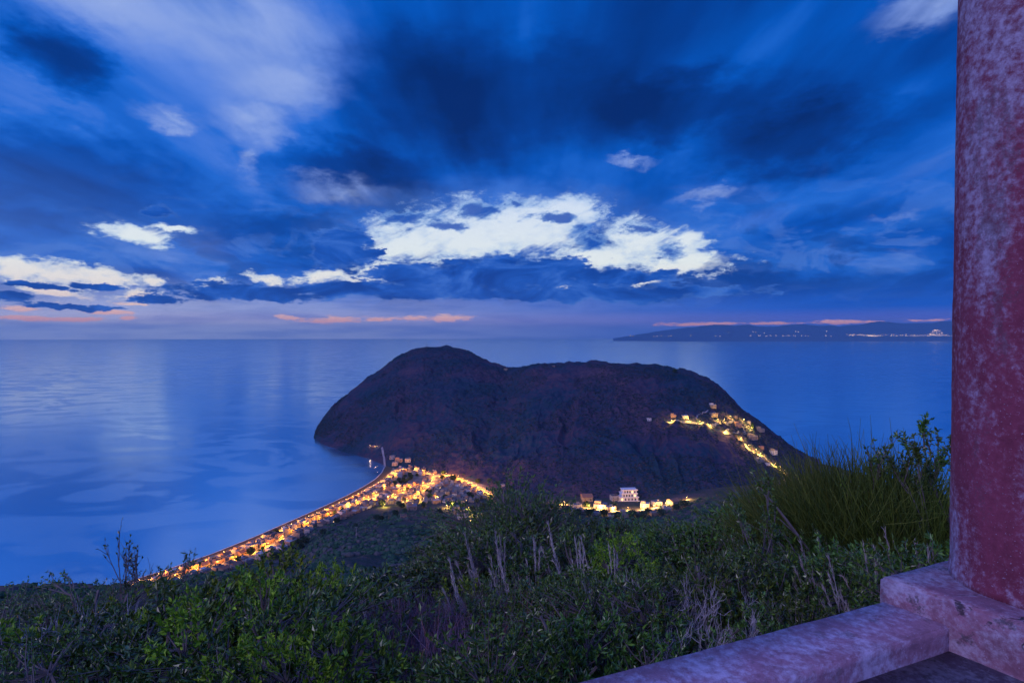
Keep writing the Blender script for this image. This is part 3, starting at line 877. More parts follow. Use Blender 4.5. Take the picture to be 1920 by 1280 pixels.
lamps_along(STREETS[6], 19, -3.6, 'from the right on the road behind the thicket', 'far road lamps', 2.2, (1, .50, .12))
YL = (1, .56, .08)
HLMP = [(1258, 791), (1290, 790), (1311, 793), (1331, 800), (1345, 789), (1357, 790), (1369, 784), (1394, 790), (1402, 801), (1408, 806)]
for i, (a, b) in enumerate(HLMP):
    p = pick_head(a, b + 3); put_lamp((p.x, p.y, p.z), 0, 'yellow street lamp, %s from the left on the upper headland lane' % ordn(i + 1), 'headland lamps', 1.6, YL)
HL2 = [(1360, 812), (1388, 824), (1403, 838), (1417, 846), (1425, 853), (1452, 873), (1462, 879), (1470, 885)]
for i, (a, b) in enumerate(HL2):
    p = pick_head(a, b + 3); put_lamp((p.x, p.y, p.z), 0, 'yellow street lamp, %s from the top on the lane down the headland edge' % ordn(i + 1), 'headland edge lamps', 2.0, YL)
for i, (a, b, w) in enumerate([(720, 946, 'beside a round tree on the scrub edge'), (755, 941, 'on the upper scrub edge under the village'), (786, 936, 'at the end of the curving village street'),
                               (822, 930, 'between the white-roofed houses of the scrub slope'), (838, 947, 'under the bluish white roof'), (848, 943, 'right of the bluish white roof'), (878, 951, 'touching the upper left of the round bush'),
                               (884, 962, 'behind the left edge of the round bush'), (882, 978, 'below the white-roofed house at the round bush'), (889, 984, 'lowest beside the round bush'), (744, 869, 'by the bright yellow house near the cove')]):
    p = pick_ground(a, b + 5); put_lamp((p.x, p.y, p.z), i, 'yellow lamp glowing ' + w, 'lamps of the scrub slope', 1.3, YL)
for i, (dx, w) in enumerate([(-7, 'left'), (3, 'middle'), (8, 'right')]):
    p = pick_head(700 + dx, 840); put_lamp((p.x, p.y, p.z), 0, '%s pink-white lamp of the lonely house above the cove' % w, 'cove lamps', .07, (1, .5, .3))
# cross on the summit and pole on the scrub slope
p = pick_head(800, 654)
t = empty('summit_cross', (p.x, p.y, p.z))
MB().box((0, 0, 8), (1.0, 1.0, 18)).build('post', M['metal'], t); MB().box((0, 0, 13.4), (5.4, .9, .9)).build('cross_arm', M['metal'], t)
tag(t, 'small dark cross standing on the top of the higher summit', 'cross')
p = pick_ground(668, 1012)
t = empty('utility_pole', (p.x, p.y, p.z)); MB().tube([(0, 0, -1), (0, 0, 14)], [.35, .22], 8).build('pole', M['track'], t)
MB().box((0, 0, 13.2), (3.0, .25, .25)).build('crossarm', M['track'], t)
tag(t, 'thin grey utility pole standing on the scrub slope above the beach houses', 'utility pole')

# ------------------------------------------------------------------ distant coast
def far_coast():
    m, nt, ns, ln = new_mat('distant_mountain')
    out(nt, principled(nt, (.07, .13, .24), .95, .0))  # blue of the distant haze is partly put into this base colour
    prof = [(1150, 634), (1190, 628), (1230, 621), (1290, 614), (1340, 610), (1400, 609), (1450, 612), (1500, 608), (1555, 611), (1575, 613), (1600, 609), (1650, 603), (1700, 607), (1760, 603), (1820, 600), (1900, 606), (2000, 604), (2100, 615), (2200, 632)]
    xs = np.linspace(1150, 2200, 420); ys = np.interp(xs, [p[0] for p in prof], [p[1] for p in prof])
    ys = ys + fbm(xs / 26, xs * 0, 4, 8) * 2.2 * np.clip((xs - 1150) / 80, 0, 1)
    R = 36000.0; V = []; nrow = 9
    for x0, y0 in zip(xs, ys):
        zt = max(20, EYE - (y0 - CY) / F * R)
        for k in range(nrow):
            t = k / (nrow - 1); w = math.sin(math.pi * t)
            D = R - 3500 + 7000 * t
            V.append(((x0 - CX) / F * D, D, -20 + (zt + 20) * w + (0 if k in (0, nrow - 1) else float(fbm(np.array([x0 / 9]), np.array([k * 1.3]), 3, 4)[0]) * 60 * w * (0 if k == nrow // 2 else 1))))
    Fc = []
    for i in range(len(xs) - 1):
        for k in range(nrow - 1):
            a = i * nrow + k; Fc.append((a, a + nrow, a + nrow + 1, a + 1))
    o = mesh_obj('distant_mountains', V, Fc, m, smooth=True)
    tag(o, 'long low mountain coast on the far right horizon', 'mountains', kind='structure')
    mb = MB()
    def dot(px, py, r=1.0):
        D = 32300.0; x, y, z = at(px, py, D); s = 16 * r
        mb.lathe([(s * .3, -s), (s, 0), (s * .3, s)], 5, (x, y, z))
    for a, b in ((1182, 629), (1187, 630), (1226, 630), (1232, 630), (1240, 629.5), (1253, 630), (1258, 629.5), (1295, 629), (1342, 630), (1350, 630), (1366, 622.5), (1412, 622), (1417, 622.5), (1433, 624)):
        dot(a, b, 1.2)
    for i in range(26): dot(random.uniform(1390, 1560), 629.5 + random.uniform(-1, .6), random.uniform(.7, 1.2))
    for i in range(60): dot(random.uniform(1585, 1700), 629.3 + random.uniform(-2.5, .8), random.uniform(.7, 1.3))
    for i in range(26): dot(random.uniform(1618, 1655), 629.6 + random.uniform(-1, .5), random.uniform(1, 1.5))
    for i in range(50): dot(random.uniform(1700, 1785), 629.3 + random.uniform(-2, .8), random.uniform(.7, 1.2))
    for i in range(50):
        t = random.random(); dot(1757 + random.uniform(-20, 20) * (1 - t * .75), 629 - t * 11, random.uniform(.8, 1.4))
    for a, b in ((1550, 621), (1492, 621.5), (1497, 622)): dot(a, b, 1.3)
    o = mb.build('distant_town_lights', m_emit('far_lights', (1, .66, .45), 2.2))
    tag(o, 'scattered tiny lights of towns along the far coast', 'town lights', kind='stuff')
far_coast()

# ------------------------------------------------------------------ plants
def unit(v): return v / np.maximum(np.linalg.norm(v, axis=-1, keepdims=True), 1e-9)
def leaf_arrays(P, Dr, L, W):
    n = len(P); Dr = unit(Dr)
    side = unit(np.cross(Dr, rng.normal(size=(n, 3)))); up = np.cross(side, Dr)
    L = L[:, None]; W = W[:, None]
    a = P; b = P + Dr * L * .45 + side * W / 2 + up * W * .18; c = P + Dr * L - up * L * .1; d = P + Dr * L * .45 - side * W / 2 + up * W * .18
    V = np.stack([a, b, c, d], 1).reshape(-1, 3)
    Fc = np.arange(n * 4).reshape(-1, 4)
    return V, Fc
def strips(polys, rads, tri=3):
    """many thin tubes: polys list of (k,3) arrays"""
    Vs = []; Fs = []; base = 0
    for P, r in zip(polys, rads):
        k = len(P); d = unit(np.gradient(P, axis=0))
        a = unit(np.cross(d, np.array([.37, .9, .2]))); b = np.cross(d, a)
        ang = np.arange(tri) * 2 * math.pi / tri
        rr = np.linspace(1, .35, k)[:, None, None] * r
        V = P[:, None, :] + (a[:, None, :] * np.cos(ang)[None, :, None] + b[:, None, :] * np.sin(ang)[None, :, None]) * rr
        Vs.append(V.reshape(-1, 3))
        i, j = np.meshgrid(np.arange(k - 1), np.arange(tri), indexing='ij'); i = i.ravel(); j = j.ravel(); j2 = (j + 1) % tri
        Fs.append(np.stack([i * tri + j, i * tri + j2, (i + 1) * tri + j2, (i + 1) * tri + j], 1) + base); base += k * tri
    return np.concatenate(Vs), np.concatenate(Fs)
def curve(a, b, bend, n=5):
    t = np.linspace(0, 1, n)[:, None]; m = (a + b) / 2 + bend
    return (1 - t) ** 2 * a + 2 * t * (1 - t) * m + t * t * b

def skeleton(ntips, shape, nmain=14, spread=1.0):
    """unit-high bush: returns main curves, twig curves, tips, tip dirs"""
    mains = []; nodes = []
    for i in range(nmain):
        th = rng.uniform(0, 2 * math.pi); ph = rng.uniform(.15, 1.25)
        e = np.array([math.cos(th) * math.sin(ph) * spread, math.sin(th) * math.sin(ph) * spread, math.cos(ph)]) * rng.uniform(.5, .78)
        e[2] = max(e[2], .15)
        c = curve(np.zeros(3), e, rng.normal(size=3) * .08, 8); mains.append(c); nodes.append(c[3:])
    nodes = np.concatenate(nodes)
    lump = [(rng.normal(size=3), rng.uniform(.75, 1.12)) for _ in range(16)]
    lump = [(unit(np.abs(l) * np.sign(l) * np.array([1, 1, .7])), s) for l, s in lump]
    d = unit(rng.normal(size=(ntips, 3))); d[:, 2] = np.abs(d[:, 2]) * 1.0 - .12
    d = unit(d)
    rad = np.ones(ntips) * .72
    for l, s in lump:
        rad = np.maximum(rad, s * np.clip((d @ l - .72) / .28, 0, 1) ** .35 * 1.0)
    rad = rad * (1 - .45 * rng.random(ntips) ** 2.2)
    T = d * rad[:, None] * np.array([spread, spread, 1])[None]
    T[:, 2] = np.maximum(T[:, 2], .03)
    tw = []
    for t in T:
        q = nodes[np.argmin(((nodes - t * .8) ** 2).sum(1))]
        tw.append(curve(q, t, rng.normal(size=3) * .03, 4))
    return mains, tw, T, unit(T - np.array([0, 0, .25]))

PH = {}
def proto_leafy(name, lm, ntips, per, LL, WW, spread=1.0, tw_r=.004, bark='bark'):
    t = empty(name)
    mains, tw, T, dr = skeleton(ntips, None, spread=spread)
    V, Fc = strips(mains + tw, [.022] * len(mains) + [tw_r] * len(tw), 4)
    mesh_obj('branches', V, Fc, M[bark], t)
    # leaves along the last part of every twig
    C = []; Dd = []
    for c, d in zip(tw, dr):
        k = per; u = rng.uniform(.35, 1.05, k)[:, None]
        a = c[1]; b = c[3]
        C.append(a + (b - a) * u); Dd.append(d[None] * .75 + rng.normal(size=(k, 3)) * .7 + np.array([0, 0, .25]))
    C = np.concatenate(C); Dd = np.concatenate(Dd)
    V, Fc = leaf_arrays(C, Dd, LL * rng.uniform(.6, 1.25, len(C)), WW * rng.uniform(.7, 1.2, len(C)))
    mesh_obj('foliage', V, Fc, M[lm], t)
    PH[t.name] = float(np.percentile(V[:, 2], 99.3))
    return t
def proto_rods(name, mat, n, spread, r, h=(.6, 1.0), curvy=.1, branch=2):
    t = empty(name); P = []; R = []
    for i in range(n):
        th = rng.uniform(0, 2 * math.pi); rr = rng.random() ** .6
        a = np.array([math.cos(th), math.sin(th), 0]) * rr * .22; e = np.array([math.cos(th) * rr * spread, math.sin(th) * rr * spread, rng.uniform(*h) * (1 - .3 * rr * rr)])
        c = curve(a, e, np.array([0, 0, .12]) + rng.normal(size=3) * curvy * .4, 6); P.append(c); R.append(r)
        for b in range(branch):
            k = rng.integers(2, 5); q = c[k]
            e2 = q + unit(e - a + rng.normal(size=3) * .35) * rng.uniform(.12, .35); P.append(curve(q, e2, rng.normal(size=3) * .02, 4)); R.append(r * .8)
    V, Fc = strips(P, R, 3); mesh_obj('rods', V, Fc, M[mat], t)
    V, Fc = strips(P[:12], [r * 2.6] * 12, 5); mesh_obj('stems', V, Fc, M['bark'], t)
    return t
def proto_dead(name, mat, depth=5, n=9, spread=.95, up=.35, r0=.009, part='branches'):
    t = empty(name); P = []; R = []
    def grow(p, d, L, r, k):
        e = p + d * L; P.append(curve(p, e, rng.normal(size=3) * L * .16, 4)); R.append(r)
        if k == 0: return
        for _ in range(rng.integers(2, 4)):
            grow(p + (e - p) * rng.uniform(.5, 1), unit(d + rng.normal(size=3) * spread * .6 + np.array([0, 0, up * .25])), L * rng.uniform(.6, .85), r * .72, k - 1)
    for i in range(n):
        th = rng.uniform(0, 2 * math.pi); d = unit(np.array([math.cos(th) * spread, math.sin(th) * spread, rng.uniform(.5, 1.1)]))
        grow(np.zeros(3), d, .3, r0, depth)
    V, Fc = strips(P, R, 3); mesh_obj(part, V, Fc, M[mat], t)
    mx = V[:, 2].max(); 
    PH[t.name] = float(mx); return t
def proto_plume(name):
    t = empty(name); P = []; R = []; Q = []; D2 = []
    for i in range(150):
        th = rng.uniform(0, 2 * math.pi); e = np.array([math.cos(th), math.sin(th), 0]) * rng.uniform(.1, .5); e[2] = rng.uniform(.25, .6)
        P.append(curve(np.zeros(3) + rng.normal(size=3) * .02, e, np.array([0, 0, .25]), 6)); R.append(.0035)
    V, Fc = strips(P, R, 3); mesh_obj('blades', V, Fc, M['blade'], t)
    P = []; R = []
    lean = np.array([.25, 0, 0])
    for i in range(6):
        e = np.array([rng.uniform(-.3, .3), rng.uniform(-.3, .3), rng.uniform(.6, 1.0)]) + lean * rng.uniform(.3, 1.3) * np.array([-1, 0, 0])
        c = curve(np.zeros(3), e, np.array([.06, 0, .1]), 10); P.append(c); R.append(.004)
        for k in range(75):
            u = rng.uniform(.62, 1.0); j = u * 9; q = c[int(j)] + (c[min(9, int(j) + 1)] - c[int(j)]) * (j % 1)
            Q.append(q); D2.append(unit(c[9] - c[7]) * 1.2 + rng.normal(size=3) * .28)
    V, Fc = strips(P, R, 3)
    V2, F2 = leaf_arrays(np.array(Q), np.array(D2), rng.uniform(.035, .08, len(Q)), np.full(len(Q), .0045))
    mesh_obj('flower_stalks', np.concatenate([V, V2]), np.concatenate([Fc, F2 + len(V)]), M['plume'], t)
    return t

PR = {
 'lent': [proto_leafy('lentisk_bush', 'lent', 800, 24, .036, .0145) for _ in range(3)],
 'bright': [proto_leafy('bright_green_bush', 'leafy', 850, 24, .034, .0145) for _ in range(2)],
 'small': [proto_leafy('small_leaved_bush', 'lent', 1000, 20, .024, .009, 1.1) for _ in range(2)],
 'broom': [proto_rods('broom_bush', 'rod', 1300, .85, .0030, (.45, 1.0), .12, 2) for _ in range(2)],
 'heath': [proto_rods('heather_bush', 'heath', 420, 1.0, .0028, (.4, .95), .5, 4) for _ in range(2)],
 'dead': [proto_dead('dead_bush', 'dead', 5, 10) for _ in range(2)],
 'plume': [proto_plume('plume_grass') for _ in range(2)],
}
PHK = {(k, i): PH.get(o.name, 1.0) for k, l in PR.items() for i, o in enumerate(l)}
CNT = {k: 0 for k in PR}; USED = set()
def put_plant(kind, px, pytop, D, label=None, group=None, wide=1.0, variant=None, hmax=3.2, cat=None, sink=.05, hforce=None):
    x = (px - CX) / F * D; z0 = gz(x, D) - sink
    h = hforce if hforce else EYE - (pytop - CY) / F * D - z0
    if h < .35: return None
    h = min(h, hmax)
    v = (CNT[kind] if variant is None else variant) % len(PR[kind]); CNT[kind] += 1
    pr = PR[kind][v]
    if (kind, v) in USED: o = copy_thing(pr)
    else: o = pr; USED.add((kind, v))
    k = h / PHK.get((kind, v), 1.0)
    if kind == 'plume': rz = random.uniform(-.5, .5)
    else: rz = random.uniform(0, 6.28)
    o.location = (x, D, z0); o.rotation_euler = (0, 0, rz); o.scale = (k * wide, k * wide, k)
    tag(o, label, kind='thing'); tag(o, label, cat or {'lent': 'bush', 'bright': 'bush', 'small': 'bush', 'broom': 'broom bush', 'heath': 'heather bush', 'dead': 'dead bush', 'plume': 'grass tuft'}[kind], group)
    return o
ENV = [(-100, 1112), (0, 1110), (100, 1106), (240, 1100), (300, 1102), (345, 1092), (400, 1078), (470, 1068), (520, 1085), (560, 1105), (620, 1100), (680, 1085), (760, 1075), (830, 1048), (875, 1020), (900, 975), (1040, 975), (1085, 984), (1200, 980), (1300, 966), (1390, 955), (1450, 925), (1520, 905), (1560, 880), (1700, 880), (1780, 880), (2100, 880)]
ENVN = [(-100, 1160), (0, 1155), (120, 1150), (220, 1128), (300, 1105), (400, 1082), (560, 1095), (620, 1150), (700, 1160), (860, 1130), (900, 1070), (1050, 1058), (1200, 1056), (1300, 1010), (1450, 990), (1780, 1005), (2000, 1005)]
def env(px): return float(np.interp(px, [e[0] for e in ENV], [e[1] for e in ENV]))
KN = {'lent': 'glossy dark green lentisk bush', 'bright': 'fresh yellow-green leafy bush', 'small': 'fine-leaved dark bush', 'heath': 'purplish heather bush', 'dead': 'bare grey dead bush', 'broom': 'upright rod-stemmed broom bush', 'plume': 'pale feathery grass tuft'}
# hero plants ---------------------------------------------------------
put_plant('small', 975, 914, 15, 'large round dark bush rising over the lit road in the middle', wide=.62, hmax=6, variant=0)
put_plant('small', 935, 950, 14, 'rounded dark bush leaning on the left of the large round one', wide=.36, hmax=6, variant=1)
put_plant('small', 1025, 945, 15.5, 'rounded dark bush leaning on the right of the large round one', wide=.36, hmax=6, variant=1)
put_plant('broom', 1640, 832, 8.2, 'tallest broom bush of upright green rods beside the column', wide=.95, hmax=5, variant=0)
put_plant('broom', 1575, 850, 8.8, 'broom bush of thin rods at the left of the tallest broom', wide=.8, hmax=5, variant=1)
put_plant('broom', 1715, 850, 8.0, 'broom bush of rods between the tallest broom and the column', wide=.8, hmax=5, variant=1)
put_plant('broom', 1530, 862, 10, 'thin broom bush at the end of the headland slope', wide=.7, hmax=5, variant=0)
put_plant('bright', 470, 1068, 7.0, 'big leafy bush rising in front of the beach houses at left', wide=1.1, hmax=6, variant=0)
put_plant('bright', 395, 1092, 7.4, 'yellow-green bush left of the big leafy bush', wide=.9, hmax=6, variant=1)
put_plant('bright', 455, 1125, 4.8, 'yellow-green bush right in front of the big leafy bush', wide=1.0, hmax=6, variant=0)
put_plant('bright', 610, 1190, 4.2, 'low yellow-green bush at the bottom edge left of the heather', wide=1.1, hmax=6, variant=1)
put_plant('bright', 545, 1100, 6.2, 'leafy bush right of the big leafy bush', wide=.8, hmax=6, variant=1)
put_plant('dead', 90, 1160, 5.5, 'bare grey dead bush, largest of those at the lower left', wide=.7, hmax=5, variant=0)
put_plant('dead', 160, 1140, 6.2, 'bare grey dead bush right of the largest at lower left', wide=.65, hmax=5, variant=1)
put_plant('dead', 20, 1180, 4.9, 'bare grey dead bush at the very left edge', wide=.65, hmax=5, variant=1)
for i, (a, b, D) in enumerate([(905, 985, 7.5), (935, 968, 7.8), (965, 1000, 7.0), (1000, 985, 8), (1060, 965, 8.5), (1085, 985, 8), (1120, 990, 8.4), (1150, 1000, 7.8), (880, 1030, 6.5), (735, 1080, 6.5), (705, 1095, 6.2), (660, 1110, 6.0), (1545, 1000, 5.6), (1640, 990, 5.6), (1700, 965, 6), (1740, 985, 5.5), (1600, 1030, 5.0)]):
    put_plant('plume', a, b, D, 'pale feathery grass tuft, %s from the left in the thicket' % ordn(sorted([905, 935, 965, 1000, 1060, 1085, 1120, 1150, 880, 735, 705, 660, 1545, 1640, 1700, 1740, 1600]).index(a) + 1), 'grass tufts in the thicket', hmax=5, wide=.55)
for i, (a, b, D) in enumerate([(700, 1140, 5.8), (760, 1135, 6), (820, 1130, 5.8), (870, 1125, 6.2), (740, 1180, 5.0), (800, 1185, 4.8), (930, 1120, 6), (650, 1150, 6.2), (855, 1170, 5.2)]):
    put_plant('heath', a, b, D, 'purplish heather bush, %s from the left in the central thicket' % ordn(sorted([700, 760, 820, 870, 740, 800, 930, 650, 855]).index(a) + 1), 'heather bushes', wide=.9)
for i, (a, b, D) in enumerate([(1230, 1075, 5.0), (1310, 1090, 4.6), (1110, 1090, 5.2), (480, 1190, 4.2), (1390, 1110, 4.8)]):
    put_plant('dead', a, b, D, 'crooked bare grey bush, %s from the left among the green leaves' % ordn(sorted([1230, 1310, 1110, 480, 1390]).index(a) + 1), 'bare bushes in the leaves', wide=.6)

# thicket rows ---------------------------------------------------------
ri = 0
for D, step, rname in ((4.2, 200, 'nearest row'), (5.4, 150, 'second row'), (7.0, 120, 'third row'), (9.2, 100, 'fourth row'), (12.5, 85, 'fifth row'), (17, 72, 'sixth row'), (24, 60, 'seventh row')):
    k = 0; px = -60 + random.uniform(0, 50)
    while px < 1990:
        xx = px + random.uniform(-.25, .25) * step; DD = D * random.uniform(.9, 1.12)
        px += step
        x = (xx - CX) / F * DD; z0 = gz(x, DD)
        # keep clear of the terrace
        if DD < 2.9 + .41 * (x - .25) + 1.0 and x > -1.5 : DD = 2.9 + .41 * max(0, x - .25) + 1.1; x = (xx - CX) / F * DD
        if 1780 < xx and DD < 6: continue
        h = random.uniform(1.1, 2.0) * (1 + (D > 9) * .5)
        top = CY + (EYE - (z0 + h)) / DD * F
        if 1780 < xx: continue
        lim = (env(xx) + random.uniform(4, 26)) if D > 8.5 else float(np.interp(xx, [e[0] for e in ENVN], [e[1] for e in ENVN])) + random.uniform(0, 45) + (D < 5) * 50
        if top < lim: h = EYE - (lim - CY) / F * DD - z0
        if h < .4: continue
        r = random.random()
        if xx < 260: kd = 'dead' if r < .16 and D < 9 else ('bright' if r < .36 else ('heath' if r < .5 and D < 9 else 'small'))
        elif xx < 620: kd = 'bright' if r < .7 else 'lent'
        elif xx < 900: kd = 'lent' if r < .45 else ('heath' if r < .6 and D < 9 else 'small')
        else: kd = 'lent' if r < .72 else ('small' if r < .88 else 'bright')
        k += 1
        put_plant(kd, xx, 0, DD, '%s, %s from the left in the %s of the thicket' % (KN[kd], ordn(k), rname), 'thicket below the terrace', wide=random.uniform(.85, 1.15), hforce=h, sink=.15)

# bare saplings at left and leafy shoots at right
def sapling(px, pytop, D, label, leafy=False, seed=1, lean=0.0, n=1, dense=1.0):
    global rng
    keep = rng; rng = np.random.default_rng(seed)
    x = (px - CX) / F * D; z0 = gz(x, D); H = EYE - (pytop - CY) / F * D - z0
    t = empty('sapling', (x, D, z0)); P = []; R = []; tips = []
    def grow(p, d, L, r, k):
        e = p + d * L; P.append(curve(p, e, rng.normal(size=3) * L * .06, 5)); R.append(r); tips.append((e, d))
        if k == 0: return
        for _ in range(3 if k > 1 else 4):
            f = rng.uniform(.35, 1)
            grow(p + (e - p) * f, unit(d + rng.normal(size=3) * .26 + np.array([0, 0, .2])), L * rng.uniform(.35, .6), r * .6, k - 1)
    for i in range(n):
        grow(np.zeros(3), unit(np.array([lean + rng.normal() * .12 * (n - 1), 0, 1])), H * .72, H * .008, 3)
    kz = H / max(float(c[-1][2]) for c in P); P = [c * kz for c in P]; tips = [(e * kz, d) for e, d in tips]
    V, Fc = strips(P, R, 4); mesh_obj('trunk', V, Fc, M['bark'], t)
    if leafy:
        C = []; Dd = []
        for e, d in tips[::1]:
            k = int(leafy * dense)
            C.append(e - d * rng.uniform(0, .12, k)[:, None] * H * .5); Dd.append(d[None] + rng.normal(size=(k, 3)) * .8)
        C = np.concatenate(C); Dd = np.concatenate(Dd)
        V, Fc = leaf_arrays(C, Dd, rng.uniform(.018, .03, len(C)) * H, rng.uniform(.008, .012, len(C)) * H); mesh_obj('leaves', V, Fc, M['lent'], t)
    tag(t, label, 'sapling'); rng = keep; return t
sapling(228, 985, 11, 'tallest bare sapling with a dark leafy foot at the left', 2, 6, .0, 1)
sapling(262, 1015, 11, 'thin bare sapling just right of the tallest one', 0, 7, .03)
sapling(331, 1018, 11.5, 'short bushy-topped sapling in front of the village', 2, 9, 0, 2)
sapling(1605, 805, 8.4, 'leafy shoot sticking out at the left of the broom', 9, 12, .1, 1)
sapling(1668, 800, 8.6, 'leafy shoot rising above the middle of the broom', 10, 14, 0, 2)
sapling(1710, 776, 8.8, 'tallest leafy shoot above the broom', 12, 18, 0, 1)
sapling(1738, 815, 8.8, 'leafy shoot at the right of the tallest shoot', 10, 22, 0, 1)
sapling(1775, 820, 7.6, 'dark leafy shoot touching the column', 12, 23, 0, 3)
sapling(1425, 890, 6.5, 'young leafy shoot standing above the thicket before the headland', 11, 33, 0, 2)

# small trees of the village and headland
def tree_proto():
    t = empty('tree')
    MB().tube([(0, 0, -.3), (.05, 0, .45)], [.07, .04], 6).build('trunk', M['bark'], t)
    n = 420; d = unit(rng.normal(size=(n, 3))); c = d * (rng.random((n, 1)) ** .4) * np.array([.5, .5, .42]) * (1 + .25 * fbm(d[:, 0:1] * 2, d[:, 1:2] * 2, 2, 3)) + np.array([0, 0, .62])
    V, Fc = leaf_arrays(c, d + rng.normal(size=(n, 3)) * .7, np.full(n, .2), np.full(n, .13)); mesh_obj('crown', V, Fc, M['scrub'], t)
    return t
TP = [tree_proto(), tree_proto()]; tu = [0, 0]
def put_tree(p, h, label, group=None, w=1.0):
    k = random.randrange(2)
    if tu[k]: o = copy_thing(TP[k])
    else: o = TP[k]; tu[k] = 1
    o.location = p; o.scale = (h * w, h * w, h); o.rotation_euler = (0, 0, random.uniform(0, 6))
    tag(o, label, 'tree', group)
p = pick_head(1265, 699); put_tree((p.x, p.y, p.z), 9, 'single dark tree on the skyline of the lower summit')
p = pick_head(1411, 806); put_tree((p.x, p.y, p.z), 15, 'slim dark cypress among the white houses of the headland', w=.3)
p = pick_ground(716, 949); put_tree((p.x, p.y, p.z), 10, 'round tree glowing yellow under the lamp at the scrub edge')
p = pick_ground(850, 902); put_tree((p.x, p.y, p.z), 11, 'dark round tree at the bend of the broad lit road')
p = pick_ground(518, 1003); put_tree((p.x, p.y, p.z), 8, 'dark tree in the middle of the beach houses')
p = pick_ground(470, 1040); put_tree((p.x, p.y, p.z), 9, 'dark tree by the back street near the long hall')
nt_ = 0; tr = []
for _ in range(4000):
    q = Vector((random.uniform(-430, 60), random.uniform(680, 1180)))
    if gz(q.x, q.y) > 30 or shore_dist(np.array([q.x]), np.array([q.y]))[0] < 26 or not free(q, 7.5) or near_street(q, 2): continue
    inf = in_poly(q, FIELD)
    if not inf and random.random() > .3: continue
    tr.append((q, inf)); houses_xy.append(q)
    if len(tr) >= 95: break
tr.sort(key=lambda a: a[0].x / a[0].y)
cn = [0, 0]
for i, (a, b, h) in enumerate([(1062, 962, 9), (1083, 968, 8), (1104, 972, 10), (1112, 965, 7), (1133, 970, 9), (1158, 975, 8), (1186, 974, 10), (1206, 975, 9), (1215, 966, 8), (1240, 972, 9), (1268, 968, 8), (1282, 965, 10), (1100, 952, 8), (1150, 955, 9)]):
    D = (EYE - 10) * F / (b - CY); x = (a - CX) / F * D
    put_tree((x, D, gz(x, D)), h, 'leafy tree, %s from the left along the lower road behind the thicket' % ordn(sorted([1062, 1083, 1104, 1112, 1133, 1158, 1186, 1206, 1215, 1240, 1268, 1282, 1100, 1150]).index(a) + 1), 'trees along the lower road', 1.2)
for q, inf in tr:
    cn[inf] += 1
    put_tree((q.x, q.y, gz(q.x, q.y)), random.uniform(5, 8), 'small dark tree, %s from the left %s' % (ordn(cn[inf]), 'in the dark field' if inf else 'between the village houses'), 'trees of the village', random.uniform(.9, 1.3))

# ------------------------------------------------------------------ terrace, wall, plinth and column
def m_old(name, paint, bare, dirt, thr=(.44, .56), sc=2.2, stretch=(1, 1, .4), grime=.5, cracks=False):
    m, nt, ns, ln = new_mat(name)
    co = objco(nt)
    mp = nt.nodes.new('ShaderNodeMapping'); nt.links.new(co, mp.inputs[0]); mp.inputs['Scale'].default_value = stretch
    a = noise(nt, mp.outputs[0], sc, 8, .62, .3); b = noise(nt, co, 28, 6, .7); c = noise(nt, mp.outputs[0], sc * 2.3, 6, .65); g = noise(nt, co, 90, 4, .6)
    f = math_n(nt, 'ADD', a, math_n(nt, 'MULTIPLY', math_n(nt, 'SUBTRACT', b, .5), .65))
    f = smooth(nt, f, *thr)
    pc = ramp(nt, math_n(nt, 'ADD', math_n(nt, 'MULTIPLY', c, .6), math_n(nt, 'MULTIPLY', b, .4)), [(.38, tuple(k * .6 for k in paint)), (.6, paint)])
    bc = ramp(nt, b, [(.35, tuple(k * .62 for k in bare)), (.62, bare)])
    col = mix(nt, f, pc, bc)
    spots = smooth(nt, g, .62, .72, 0, .6)
    col = mix(nt, spots, col, tuple(min(1, k * 1.25) for k in bare) + (1,))
    dk = smooth(nt, math_n(nt, 'ADD', c, math_n(nt, 'MULTIPLY', g, .35)), .72, .86, 0, grime)
    col = mix(nt, dk, col, dirt + (1,))
    if cracks:
        vo = nt.nodes.new('ShaderNodeTexVoronoi'); vo.feature = 'DISTANCE_TO_EDGE'; vo.inputs['Scale'].default_value = 1.7
        dv = nt.nodes.new('ShaderNodeVectorMath'); dv.operation = 'MULTIPLY_ADD'
        nn = nt.nodes.new('ShaderNodeTexNoise'); nn.inputs['Scale'].default_value = 7; nn.inputs['Detail'].default_value = 5; nt.links.new(co, nn.inputs['Vector'])
        nt.links.new(nn.outputs['Color'], dv.inputs[0]); dv.inputs[1].default_value = (.22, .22, .22); nt.links.new(co, dv.inputs[2]); nt.links.new(dv.outputs[0], vo.inputs['Vector'])
        ck = math_n(nt, 'MULTIPLY', smooth(nt, vo.outputs['Distance'], .010, .003), smooth(nt, c, .46, .54))
        col = mix(nt, math_n(nt, 'MULTIPLY', ck, .85), col, (.03, .025, .03, 1))
    h = math_n(nt, 'ADD', math_n(nt, 'MULTIPLY', b, .7), math_n(nt, 'ADD', math_n(nt, 'MULTIPLY', g, .35), math_n(nt, 'MULTIPLY', f, -.35)))
    out(nt, principled(nt, col, .85, .25, h, .55, .012)); return m
M['column'] = m_old('weathered_red_paint', (.29, .062, .115), (.44, .38, .54), (.08, .06, .08), (.42, .72), 2.0, (1, 1, .38))
M['plinth'] = m_old('weathered_pink_plaster', (.38, .17, .24), (.46, .37, .48), (.05, .045, .05), (.38, .66), 3.2, (1, 1, 1), .75, True)
M['kerb'] = m_old('scraped_rose_plaster', (.44, .23, .32), (.56, .46, .62), (.08, .06, .06), (.38, .68), 3.5, (1, 1, 1), .5)
M['floor'] = m_old('old_terrace_floor', (.12, .08, .12), (.20, .17, .22), (.03, .03, .03), (.42, .6), 4, (1, 1, 1), .7)

